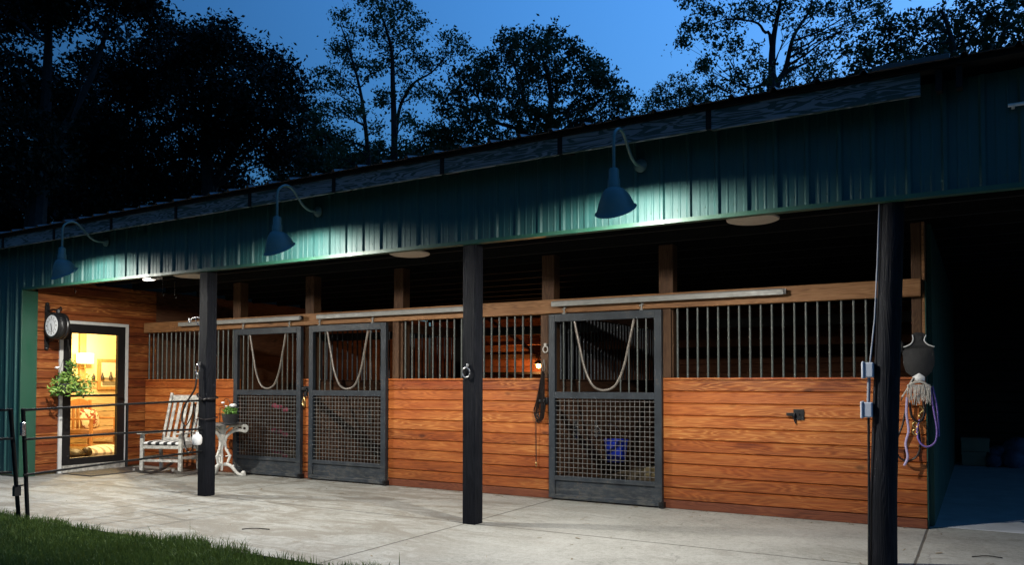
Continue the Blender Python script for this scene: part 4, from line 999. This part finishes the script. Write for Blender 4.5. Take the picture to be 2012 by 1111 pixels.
k = MB(); poly_plate(k, [(mx-.12, 1.63), (mx-.11, 1.665), (mx-.065, 1.69), (mx-.05, 1.735), (mx-.055, 1.775), (mx-.02, 1.79), (mx+.03, 1.785), (mx+.055, 1.77), (mx+.045, 1.73), (mx+.06, 1.69), (mx+.115, 1.66), (mx+.12, 1.635)], my-.005, .035, .02); k.build('poll_piece', m_maskmesh, FM)
for tr_ in ([(mx-.125, my-.03, 1.655), (mx-.07, my-.035, 1.68), (mx-.045, my-.035, 1.72), (mx-.05, my-.03, 1.765)], [(mx+.125, my-.03, 1.655), (mx+.075, my-.035, 1.675), (mx+.045, my-.035, 1.715), (mx+.06, my-.03, 1.76)]): MB().tube(smoothpath(tr_, 4), .009, 8, flat=.6).build('ear_trim', m_petal, FM, smooth=True)
k = MB(); k.ball((mx-.155, my+.03, 1.66), .06, 12, (.6, .6, 1)); k.build('ear_cover', m_maskmesh, FM, smooth=True)
k = MB(); poly_plate(k, [(mx-.055, 1.385), (mx-.05, 1.345), (mx+.0, 1.335), (mx+.045, 1.345), (mx+.045, 1.385), (mx+.0, 1.42)], my-.03, .03, .02); k.build('nose_band', m_petal, FM, smooth=True)
BF = empty('fringe_browband', (mx, my-.04, 1.33)); tag(BF, 'pale fringed browband hanging below the black fly mask', 'browband')
k = MB(); k.tube(smoothpath([(mx-.09, my-.05, 1.30), (mx-.03, my-.075, 1.335), (mx+.03, my-.075, 1.335), (mx+.09, my-.05, 1.29)], 4), .020, 8, flat=.6); k.build('band', m_fleece, BF, smooth=True)
k = MB(); rn = random.Random(9)
for i in range(34):
    x = mx-.09+.175*i/33; l = rn.uniform(.13, .19)
    k.tube([(x, my-.06-rn.uniform(0, .02), 1.315), (x+rn.uniform(-.008, .008), my-.065-rn.uniform(0, .02), 1.315-l*.5), (x*1.0+rn.uniform(-.014, .014), my-.06, 1.315-l)], [.0042, .0036, .0024], 5)
k.build('fringe', m_fleece, BF)
k = MB(); k.tube(smoothpath([(mx-.03, my-.03, 1.38), (mx-.08, my-.04, 1.30), (mx-.135, my-.045, 1.21), (mx-.15, my-.04, 1.17)], 4), .012, 8, flat=.5); k.build('cheek_strap', m_leather, BF, smooth=True)
k = MB(); k.tube(smoothpath([(mx-.045, my-.05, 1.38), (mx-.095, my-.055, 1.28), (mx-.14, my-.06, 1.20)], 4), .007, 8); k.build('pale_piping', m_fleece, BF, smooth=True)
LR = empty('lilac_lead_rope', (mx, my-.05, 1.1)); tag(LR, 'lilac rope end trailing down in front of the black halter', 'lead rope')
k = MB(); k.tube(smoothpath([(mx-.10, my-.06, 1.20), (mx-.105, my-.07, 1.05), (mx-.09, my-.07, .90), (mx-.115, my-.07, .78), (mx-.10, my-.07, .66), (mx-.13, my-.07, .58)], 6), .0105, 8); k.build('rope', m_lilac, LR, smooth=True)
PL = empty('purple_lead_rope', (mx+.1, my-.03, 1.1)); tag(PL, 'purple nylon lead looped at the stall corner below the fly mask', 'lead rope')
k = MB(); k.tube(smoothpath([(mx+.09, my-.02, 1.30), (mx+.11, my-.03, 1.10), (mx+.135, my-.03, .92), (mx+.12, my-.04, .80), (mx+.05, my-.05, .755), (mx-.01, my-.05, .81), (mx-.02, my-.05, .92), (mx-.0, my-.05, 1.0)], 6), .017, 8, flat=.5); k.build('webbing', m_purple, PL, smooth=True)
k = MB(); k.tube(smoothpath([(mx+.105, my-.01, 1.30), (mx+.14, my-.01, 1.1), (mx+.15, my-.01, .85)], 6), .024, 8, flat=.35); k.build('strap_fold', m_purple, PL, smooth=True)
k = MB(); k.ball((mx-.0, my-.055, 1.03), .016, 8); k.tube([(mx+.0, my-.055, 1.05), (mx+.04, my-.055, 1.09), (mx+.0, my-.055, 1.12)], .008, 6); k.build('snap', m_brass, PL, smooth=True)
BH = empty('black_halter', (mx-.04, my-.03, 1.1)); tag(BH, 'black nylon halter with brass rings below the fringed browband', 'halter')
k = MB(); k.tube(smoothpath([(mx-.10, my-.02, 1.18), (mx-.14, my-.03, .95), (mx-.20, my-.03, .78), (mx-.18, my-.03, .66), (mx-.10, my-.03, .62), (mx-.02, my-.03, .68), (mx-.0, my-.03, .80), (mx-.02, my-.03, .95)], 6), .015, 8, flat=.6)
k.tube(smoothpath([(mx-.08, my-.04, 1.15), (mx-.06, my-.05, 1.02), (mx-.0, my-.05, .98), (mx+.04, my-.05, 1.06), (mx+.03, my-.04, 1.16)], 5), .022, 8, flat=.5); k.build('webbing', m_leather, BH, smooth=True)
k = MB()
for z in (.95, .885): k.tube([(mx-.035+.022*math.cos(a), my-.06, z+.024*math.sin(a)) for a in np.linspace(0, 6.283, 14)], .006, 6)
for z in (.84, .80, .76): k.ball((mx-.015, my-.05, z), .008, 6)
k.build('rings', m_brass, BH, smooth=True)
k = MB(); k.tube([(EX+.06, 8.75, 1.05), (EX+.07, 8.75, .98), (EX+.065, 8.75, .93)], [.010, .016, .006], 8); k.ball((EX+.06, 8.75, 1.07), .018, 8)
tag(k.build('snap_hook', m_brass, smooth=True, loc=(EX+.05, 8.75, 1.0)), 'brass snap on the dark aisle wall right of the halters', 'snap')

# ------------------------------------------------------------------ electrical boxes on the round pole
for (z, lab, xo) in [(1.422, 'grey outlet box on the round pole, the upper of two', 0), (1.132, 'grey outlet box on the round pole, the lower of two', -.01)]:
    E_ = empty('outlet_box', (-.70+xo, 6.40, z)); tag(E_, lab, 'outlet box', 'outlet boxes on the round pole')
    k = MB(); k.box(-.735+xo, -.675+xo, 6.36, 6.45, z-.055, z+.055); k.build('box_body', m_greybox, E_, bevel=.008)
    k = MB(); k.box(-.755+xo, -.736+xo, 6.352, 6.458, z-.063, z+.063); k.build('box_cover', m_greybox, E_, bevel=.008)
Cn = empty('conduit', (-.70, 6.40, 1.2)); tag(Cn, 'thin electrical conduit running down the round pole', 'conduit')
k = MB(); k.tube([(-.622, 6.40, 2.70), (-.643, 6.40, 2.2), (-.665, 6.40, 1.8), (-.698, 6.39, 1.478)], .006, 10); k.tube([(-.706, 6.38, 1.366), (-.712, 6.38, 1.188)], .012, 10); k.build('grey_pipe', m_pipe, Cn, smooth=True)
k = MB(); k.tube([(-.712, 6.38, 1.076), (-.718, 6.40, .5), (-.724, 6.40, .0)], .009, 10); k.build('black_pipe', m_black, Cn, smooth=True)

# ------------------------------------------------------------------ bucket, tools inside stall 3
BK = empty('water_bucket', (-4.05, 9.85, .30)); tag(BK, 'blue plastic water bucket hanging inside the right stall', 'bucket')
c = (-4.13, 9.80, .30)
k = MB(); k.lathe([(0, 0), (.12, 0), (.155, .27), (.165, .275), (.165, .29), (.150, .29), (.118, .02), (0, .02)], c, 'Z', 32); k.build('pail', m_blue, BK, smooth=True)
k = MB(); k.tube(bez((c[0], c[1]-.16, c[2]+.27), (c[0]-.02, c[1]-.15, c[2]+.50), (c[0]-.1, c[1]-.05, c[2]+.5), (c[0]-.17, c[1], c[2]+.47)), .004, 6); k.tube(bez((c[0]-.17, c[1], c[2]+.47), (c[0]-.1, c[1]+.06, c[2]+.5), (c[0]-.02, c[1]+.15, c[2]+.5), (c[0], c[1]+.16, c[2]+.27)), .004, 6); k.build('bail', m_chrome, BK, smooth=True)
for y, z, nm, lab in [(9.62, .72, 'wall_bracket', 'metal bracket above the blue bucket'), (9.02, .74, 'wall_bracket', 'metal bracket on the planks left of the blue bucket')]:
    k = MB(); k.box(-4.338, -4.325, y-.04, y+.04, z-.10, z+.12); k.tube([(-4.32, y, z+.05), (-4.27, y, z), (-4.30, y, z-.05)], .010, 8); tag(k.build(nm, m_chrome, bevel=.003, loc=(-4.33, y, z)), lab, 'bracket', 'brackets on the stall partitions')
for y, z, lab in [(9.55, .80, 'metal bracket seen through the middle stall door mesh'), (10.4, .82, 'metal bracket at the right edge of the middle stall door mesh')]:
    k = MB(); k.box(-8.088, -8.075, y-.04, y+.04, z-.10, z+.12); k.tube([(-8.07, y, z+.05), (-8.02, y, z), (-8.05, y, z-.05)], .010, 8); tag(k.build('wall_bracket', m_chrome, bevel=.003, loc=(-8.08, y, z)), lab, 'bracket', 'brackets on the stall partitions')
k = MB(); rn = random.Random(11)
vs = [];
for i in range(16):
    k.ball((-3.85+rn.uniform(-.25, .25), 11.1+rn.uniform(-.3, .3), rn.uniform(-.02, .08)), rn.uniform(.09, .16), 8, (1.2, 1, .5))
tag(k.build('hay_pile', m_hay, loc=(-3.85, 11.1, 0)), 'small pile of hay on the floor of the right stall', 'hay pile')
for i, (x, y, z, lab) in enumerate([(-9.95, 9.5, .92, 'pink cloth hanging in the left stall, the upper of three'), (-9.95, 9.5, .50, 'pink cloth hanging in the left stall, the middle of three'), (-9.95, 9.5, .15, 'pink cloth low in the left stall, the lowest of three')]):
    k = MB(); k.ball((x-.35, y+.35, z), .11, 12, (1, .5, .35)); k.ball((x-.25, y+.40, z-.05), .08, 12, (1, .5, .5)); k.ball((x-.42, y+.32, z+.02), .07, 10, (1, .5, .6)); tag(k.build('pink_cloth', m_pink, smooth=True, loc=(x-.35, y+.35, z)), lab, 'cloth', 'pink cloths in the left stall')

# ------------------------------------------------------------------ far lamp in the barn
FL = empty('barn_work_lamp', (-8.34, 15.55, 1.72)); tag(FL, 'lit warm lamp deep inside the barn beyond the middle stall', 'work lamp')
k = MB(); k.ball((-8.34, 15.5, 1.70), .055, 12); k.build('bulb', m_warmbulb, FL, smooth=True)
k = MB(); k.lathe([(.02, .16), (.05, .14), (.10, .07), (.12, .06), (.10, .058)], (-8.34, 15.5, 1.68), 'Z', 16); k.tube([(-8.34, 15.5, 1.82), (-8.34, 15.5, 2.0), (-8.34, 15.99, 2.02)], .01, 6); k.build('lamp_hood', m_black, FL)
point('work_lamp_light', (-8.34, 15.38, 1.68), 85, (1, .42, .13), .05, FL)
mb = MB(); mb.box(-10.5, -7.7, 15.55, 15.98, 1.52, 1.57); mb.build('far_shelf', m_dark, barn)
mb = MB(); mb.box(-10.5, -7.7, 15.9, 15.985, 1.88, 1.98); mb.build('far_girt', m_ipost, barn)
mb = MB(); mb.box(-9.9, -8.0, 15.2, 15.28, 2.15, 2.24); mb.build('loft_rail', m_barnred, barn)
mb = MB(); slab(mb, (-9.4, 14.9, 2.82), (-7.7, 14.9, 1.70), .09, .05, (0, 1, 0)); mb.build('diagonal_brace', m_barnred, barn)
mb = MB(); mb.box(-7.62, -7.57, 14.3, 15.99, 0, CEIL-.01); mb.build('lamp_glow_blocker', m_dark, barn)  # added panel that keeps the far lamp's glow out of the right stall door

# aisle things
def crate(x, y, z, lab, sc):
    k = MB(); k.box(x-.17*sc, x+.17*sc, y-.15, y+.15, z, z+.20); o = k.build('cardboard_box', m_tan, bevel=.006, loc=(x, y, z)); tag(o, lab, 'box')
    k = MB(); k.box(x-.175*sc, x+.175*sc, y-.155, y+.155, z+.17, z+.215); o2 = k.build('lid', m_tan, o); o2.location = (0, 0, 0); o2.data.transform(Matrix.Identity(4))
    return o
crate(-.12, 15.05, .01, 'tan box on the dark aisle floor, under another box', 1.0); crate(-.10, 15.05, .23, 'tan box stacked on top of another at the aisle end', 1.15)
for x, z, r, lab in [(.22, .17, .17, 'smaller blue grey sack slumped at the end of the aisle'), (.48, .24, .24, 'larger blue grey sack slumped at the end of the aisle')]:
    k = MB(); k.ball((x, 15.0, z), r, 16, (1, .8, 1.0)); k.ball((x+.03, 14.95, z+r*.6), r*.5, 12, (1, .8, .8)); k.ball((x-.06, 14.9, z-r*.4), r*.7, 12)
    tag(k.build('feed_sack', m_bag, smooth=True, loc=(x, 15, 0)), lab, 'sack')
# twigs on the concrete
for pts, lab in [([(-5.78, 5.10, .006), (-5.70, 5.14, .014), (-5.66, 5.20, .008), (-5.56, 5.22, .006)], 'curved twig on the concrete in front of the left post'), ([(-.08, 7.1, .006), (0.02, 7.16, .012), (.12, 7.17, .006)], 'short twig on the concrete at the right edge')]:
    k = MB(); k.tube(smoothpath(pts, 3), .0045, 5); tag(k.build('twig', m_bark, loc=pts[0]), lab, 'twig')

# straw and leaf litter blown against the stall fronts and over the slab
k = MB(); rn = random.Random(21)
for i in range(420):
    if i < 230: x = rn.uniform(-11.3, -.3); y = WY-.03-abs(rn.gauss(0, .10))
    else: x = rn.uniform(-10, 1.2); y = rn.uniform(4.5, 8.1)
    a = rn.uniform(0, 3.14); l = rn.uniform(.008, .035); w = rn.uniform(.0012, .004 if i % 5 else .010)
    dx, dy = math.cos(a)*l, math.sin(a)*l; ex, ey = -math.sin(a)*w, math.cos(a)*w; z = .0035
    k.add([(x-dx-ex, y-dy-ey, z), (x+dx-ex, y+dy-ey, z+.003), (x+dx+ex, y+dy+ey, z+.004), (x-dx+ex, y-dy+ey, z)], [(0, 1, 2, 3)])
tag(k.build('straw_litter', simple('straw_litter', (.16, .115, .06), .9, 0, .6, 6, 0)), 'bits of straw and leaf litter strewn over the concrete', 'litter', kind='stuff')

# ------------------------------------------------------------------ grass
rg = np.random.default_rng(4)
def grass():
    N1 = 95000
    X = rg.uniform(-11.5, -3.0, N1); Y = 4.44 - np.abs(rg.beta(1.1, 1.6, N1))*2.3
    Y += .05*np.sin(X*3.1)+.03*np.sin(X*9.7)
    Y += rg.normal(0, .022, N1)+.035*np.maximum(0, np.sin(X*17.0+np.sin(X*5))*np.sin(X*7.3))
    near = (Y > 4.37)
    # tuft heights
    hmap = .035+.045*(.5+.5*np.sin(X*2.3+np.cos(Y*3.1)*2))*(.5+.5*np.sin(Y*4.7+X*1.3))
    H = .78*hmap*rg.uniform(.4, 1.6, N1)*(1+.4*near)
    patch = np.sin(X*1.7+np.sin(Y*2.9)*1.5)*np.cos(Y*3.7+X*.8); keep = rg.random(N1) < (.55+.45*(patch > -.35))
    H = H*np.where(keep, 1, .25)*(1+.35*np.clip(patch, -.5, 1))
    tall = rg.random(N1) < .005; H[tall] *= 2.3
    a = rg.uniform(0, 2*np.pi, N1); lean = rg.uniform(.1, .9, N1)*H
    w = rg.uniform(.0018, .0040, N1)
    px_, py_ = np.cos(a)*w, np.sin(a)*w
    b = rg.uniform(0, 2*np.pi, N1); lx, ly = np.cos(b)*lean, np.sin(b)*lean
    z0 = np.full(N1, -.055)
    P = np.stack([np.stack([X-px_, Y-py_, z0], 1), np.stack([X+px_, Y+py_, z0], 1),
                  np.stack([X+px_*.8+lx*.35, Y+py_*.8+ly*.35, H*.6], 1), np.stack([X-px_*.8+lx*.35, Y-py_*.8+ly*.35, H*.6], 1)], 1)
    T = np.stack([np.stack([X-px_*.8+lx*.35, Y-py_*.8+ly*.35, H*.6], 1), np.stack([X+px_*.8+lx*.35, Y+py_*.8+ly*.35, H*.6], 1),
                  np.stack([X+lx+px_*.1, Y+ly+py_*.1, H], 1), np.stack([X+lx-px_*.1, Y+ly-py_*.1, H], 1)], 1)
    return np.concatenate([P.reshape(-1, 3), T.reshape(-1, 3)])
tag(raw_mesh('lawn_grass', grass(), 4, m_grass), 'short green grass along the concrete edge', 'grass', kind='stuff')
# rest of the lawn in the wider yard
def grass2():
    n = 60000; X = rg.uniform(-16, 6, n); Y = rg.uniform(-2, 4.40, n); H = rg.uniform(.04, .09, n)
    a = rg.uniform(0, 2*np.pi, n); w = .006; px_, py_ = np.cos(a)*w, np.sin(a)*w; lx = rg.uniform(-.04, .04, n); ly = rg.uniform(-.04, .04, n); z0 = np.full(n, -.055)
    P = np.stack([np.stack([X-px_, Y-py_, z0], 1), np.stack([X+px_, Y+py_, z0], 1), np.stack([X+lx, Y+ly, H], 1)], 1)
    return P.reshape(-1, 3)
tag(raw_mesh('yard_grass', grass2(), 3, m_grass), 'sparser grass over the wider yard', 'grass', kind='stuff')

# ------------------------------------------------------------------ trees
def tree(name, label, depth, base_u, blobs, trunks, seed, mat, dens=1.0, leaf=.11, spread=2.0, group='trees behind the barn', bough=.09, clump=.32):
    r_ = np.random.default_rng(seed)
    b0 = px(base_u, 740, depth); base = Vector((b0.x, b0.y, -.06))
    T = empty(name, base); tag(T, label, 'tree', group)
    bl = [];
    for (u, v, r) in blobs:
        d = depth+r_.uniform(-1, 1)*spread; p = px(u, v, d); bl.append((p, r*d/FPX))
    # wood
    mb = MB(); trunk_paths = []
    for (tp, r0) in trunks:
        pts = [base+Vector((0, 0, 0))]
        for (u, v) in tp: pts.append(px(u, v, depth+r_.uniform(-.2, .2)))
        pts = smoothpath(pts, 5); n = len(pts)
        mb.tube(pts, [r0*(1-.88*(i/(n-1))**.8) for i in range(n)], 8); trunk_paths.append((pts, r0))
    for (p, r) in bl:
        best = None
        for pts, r0 in trunk_paths:
            for i, q in enumerate(pts):
                dd = (p-q).length; pen = dd+max(0, q.z-(p.z-.45*dd))*3
                if best is None or pen < best[0]: best = (pen, q, r0*(1-.88*(i/(len(pts)-1))**.8))
        q, rr = best[1], best[2]; L = (p-q).length
        if L < .2: continue
        mid = q.lerp(p, .5)+Vector((r_.uniform(-.12, .12)*L, r_.uniform(-.12, .12)*L, r_.uniform(-.02, .10)*L))
        path = smoothpath([q, q.lerp(mid, .55)+Vector((0, 0, -.02*L)), mid, p], 4)
        rb = min(rr*.55, .012*L+.02); n = len(path)
        mb.tube(path, [rb*(1-.8*i/(n-1)) for i in range(n)], 6)
        for k in range(int(5+r*3)):   # twigs
            dv = Vector(r_.normal(0, 1, 3)).normalized(); dv.z = abs(dv.z)*.6+dv.z*.3
            st = path[int(r_.integers(n//2, n))]; e = p+dv*r*.9
            m2 = st.lerp(e, .5)+Vector(r_.normal(0, .1*r, 3))
            mb.tube([st, m2, e], [rb*.28, rb*.18, .004], 4)
    mb.build('trunk', m_bark, T)
    # leaves
    out = []
    for (p, r) in bl:
        nc = max(8, int(26*dens*(r**2)*3.1)); 
        d = r_.normal(0, 1, (nc, 3)); d /= np.linalg.norm(d, axis=1)[:, None]; rad = r_.random(nc)**.45
        cc = np.array(p)+d*rad[:, None]*r*np.array([1.05, 1.05, .92])
        m = 22; cr = clump*r_.uniform(.6, 1.25, nc)
        off = r_.normal(0, .5, (nc, m, 3))*cr[:, None, None]*np.array([1, 1, .72])
        out.append((cc[:, None, :]+off).reshape(-1, 3))
    P = np.concatenate(out); n = len(P)
    a = r_.normal(0, 1, (n, 3)); a[:, 2] -= .3; a /= np.linalg.norm(a, axis=1)[:, None]
    b = np.cross(a, r_.normal(0, 1, (n, 3))); b /= np.linalg.norm(b, axis=1)[:, None]
    s = .74*leaf*r_.uniform(.45, 1.3, n)[:, None]
    V = np.stack([P-a*s, P-b*s*.52+a*s*.1, P+a*s, P+b*s*.52+a*s*.1], 1).reshape(-1, 3)-np.array(base)
    raw_mesh('crown', V, 4, mat, T)
    return n
tot = 0
def rb(seed, n, u0, u1, v0, v1, r0, r1):
    q = random.Random(seed); return [(q.uniform(u0, u1), q.uniform(v0, v1), q.uniform(r0, r1)) for _ in range(n)]
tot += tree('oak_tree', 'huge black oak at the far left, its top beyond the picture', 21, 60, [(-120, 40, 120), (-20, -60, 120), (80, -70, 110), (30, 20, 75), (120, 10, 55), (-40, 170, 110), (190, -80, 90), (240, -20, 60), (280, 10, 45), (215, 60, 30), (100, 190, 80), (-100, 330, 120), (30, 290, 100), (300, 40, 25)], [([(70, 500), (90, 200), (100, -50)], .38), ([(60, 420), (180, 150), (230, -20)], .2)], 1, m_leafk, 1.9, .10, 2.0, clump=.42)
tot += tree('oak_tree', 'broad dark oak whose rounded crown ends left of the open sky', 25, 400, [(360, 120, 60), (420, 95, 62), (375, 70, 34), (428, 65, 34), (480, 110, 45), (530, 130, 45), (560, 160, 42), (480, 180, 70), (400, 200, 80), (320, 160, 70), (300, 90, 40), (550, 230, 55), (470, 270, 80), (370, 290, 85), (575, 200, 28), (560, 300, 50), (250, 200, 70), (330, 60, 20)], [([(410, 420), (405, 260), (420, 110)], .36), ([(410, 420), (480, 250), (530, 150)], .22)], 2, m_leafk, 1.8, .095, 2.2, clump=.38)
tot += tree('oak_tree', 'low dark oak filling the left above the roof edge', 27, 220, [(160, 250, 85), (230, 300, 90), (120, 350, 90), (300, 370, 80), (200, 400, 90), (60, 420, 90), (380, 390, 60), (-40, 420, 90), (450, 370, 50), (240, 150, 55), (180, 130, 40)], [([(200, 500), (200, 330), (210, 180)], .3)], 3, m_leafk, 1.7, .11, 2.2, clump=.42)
tot += tree('slender_tree', 'tall sparse twin stemmed tree against the blue sky', 27, 750, [(668, 32, 20), (690, 70, 28), (680, 105, 22), (735, 15, 34), (780, 15, 34), (745, 60, 32), (790, 60, 32), (825, 45, 18), (760, 100, 32), (815, 90, 26), (700, 130, 26), (655, 95, 20), (645, 140, 22), (625, 170, 20), (670, 165, 28), (735, 145, 28), (790, 135, 30), (835, 125, 28), (880, 72, 20), (905, 90, 22), (920, 105, 16), (870, 110, 20), (650, 215, 30), (700, 215, 28), (760, 195, 28), (815, 180, 28), (625, 240, 24), (680, 270, 28), (740, 250, 22), (800, 235, 26), (835, 265, 26), (660, 310, 26), (850, 180, 22), (720, 300, 18), (790, 290, 20), (610, 200, 18), (775, -30, 40), (720, -30, 36)],
            [([(772, 420), (775, 300), (772, 170), (768, 90), (745, 20)], .20), ([(730, 420), (722, 290), (710, 190), (690, 110), (668, 45)], .13), ([(775, 300), (800, 180), (850, 140), (890, 95)], .09)], 4, m_leaf, 1.0, .082, 1.3, clump=.29)
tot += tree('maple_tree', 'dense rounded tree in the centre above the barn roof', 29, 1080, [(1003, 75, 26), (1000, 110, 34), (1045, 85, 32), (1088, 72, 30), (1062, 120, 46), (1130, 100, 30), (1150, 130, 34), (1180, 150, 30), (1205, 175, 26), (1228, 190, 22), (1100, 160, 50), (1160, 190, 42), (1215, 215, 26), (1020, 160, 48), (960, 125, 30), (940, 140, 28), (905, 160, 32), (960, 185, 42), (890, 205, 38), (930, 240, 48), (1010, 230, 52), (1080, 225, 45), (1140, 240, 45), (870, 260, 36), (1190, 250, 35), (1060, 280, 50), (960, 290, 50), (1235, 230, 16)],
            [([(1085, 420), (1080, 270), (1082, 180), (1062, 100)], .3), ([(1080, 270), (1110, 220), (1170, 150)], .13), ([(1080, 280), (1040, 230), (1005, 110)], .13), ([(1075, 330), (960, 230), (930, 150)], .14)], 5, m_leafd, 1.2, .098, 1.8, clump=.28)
tot += tree('young_tree', 'small pale tree low between the dense tree and the tall oak', 33, 1330, [(1335, 165, 22), (1345, 185, 26), (1310, 185, 24), (1285, 195, 22), (1265, 210, 20), (1375, 185, 26), (1400, 200, 28), (1320, 215, 30), (1360, 225, 30), (1430, 215, 28), (1270, 240, 24)], [([(1335, 400), (1335, 260), (1336, 160)], .12)], 6, m_leaf, 1.0, .085, 1.2, clump=.26)
tot += tree('tall_oak_tree', 'tall open oak with a bare forked trunk right of centre', 24, 1520, [(1352, 2, 18), (1380, 8, 22), (1350, 50, 18), (1338, 85, 15), (1375, 45, 24), (1405, 30, 26), (1400, 70, 22), (1440, 40, 28), (1470, 10, 32), (1420, 105, 24), (1445, 85, 20), (1385, 120, 16), (1380, 135, 10), (1500, 30, 26), (1545, 15, 30), (1590, 15, 30), (1635, 20, 30), (1680, 10, 28), (1720, 5, 26), (1735, 20, 14), (1480, 105, 26), (1465, 140, 26), (1440, 150, 22), (1500, 150, 20), (1555, 60, 24), (1600, 65, 26), (1650, 60, 26), (1570, 95, 18), (1625, 100, 18), (1430, 175, 22), (1480, 180, 24), (1685, 45, 22), (1660, 100, 18), (1530, -40, 40), (1620, -40, 40), (1440, -35, 34), (1400, 165, 12), (1620, 135, 16), (1600, 120, 12)],
            [([(1518, 330), (1517, 175), (1518, 90), (1530, 20), (1545, -60)], .22), ([(1518, 250), (1545, 130), (1560, 70), (1590, 20), (1600, -30)], .13), ([(1518, 150), (1500, 60), (1470, 40), (1420, 40), (1370, 60)], .07), ([(1530, 230), (1465, 170), (1430, 110)], .08)], 7, m_leaf, .9, .082, 1.3, clump=.27)
tot += tree('bushy_tree', 'small bushy tree low behind the forked oak trunk', 30, 1560, [(1560, 140, 26), (1590, 150, 24), (1540, 165, 26), (1610, 165, 22), (1580, 185, 26), (1500, 195, 28), (1640, 160, 20)], [([(1560, 400), (1560, 240), (1562, 150)], .12)], 8, m_leafd, .9, .09, 1.0, clump=.26)
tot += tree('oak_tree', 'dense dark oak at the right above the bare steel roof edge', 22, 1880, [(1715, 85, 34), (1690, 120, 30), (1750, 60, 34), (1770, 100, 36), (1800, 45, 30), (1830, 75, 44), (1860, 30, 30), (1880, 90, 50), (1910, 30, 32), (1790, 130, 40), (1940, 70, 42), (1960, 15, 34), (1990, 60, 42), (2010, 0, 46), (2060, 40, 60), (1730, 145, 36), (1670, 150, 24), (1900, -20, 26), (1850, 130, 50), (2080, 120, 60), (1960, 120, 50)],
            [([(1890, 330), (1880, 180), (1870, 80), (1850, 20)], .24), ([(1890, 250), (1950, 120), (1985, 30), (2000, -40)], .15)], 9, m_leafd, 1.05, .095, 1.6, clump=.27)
tot += tree('oak_tree', 'dark oak half hidden behind the slender tree, low on the roof', 32, 640, [(620, 270, 40), (640, 320, 50), (690, 340, 45), (740, 340, 40), (590, 330, 55), (800, 330, 45), (860, 320, 45), (560, 360, 50), (610, 230, 24), (655, 285, 30), (700, 310, 32), (745, 300, 28), (770, 320, 30), (830, 290, 34), (600, 290, 40), (880, 290, 36)], [([(640, 480), (640, 350), (640, 270)], .2)], 10, m_leafd, 1.0, .12, 1.6)
print('leaves', tot)
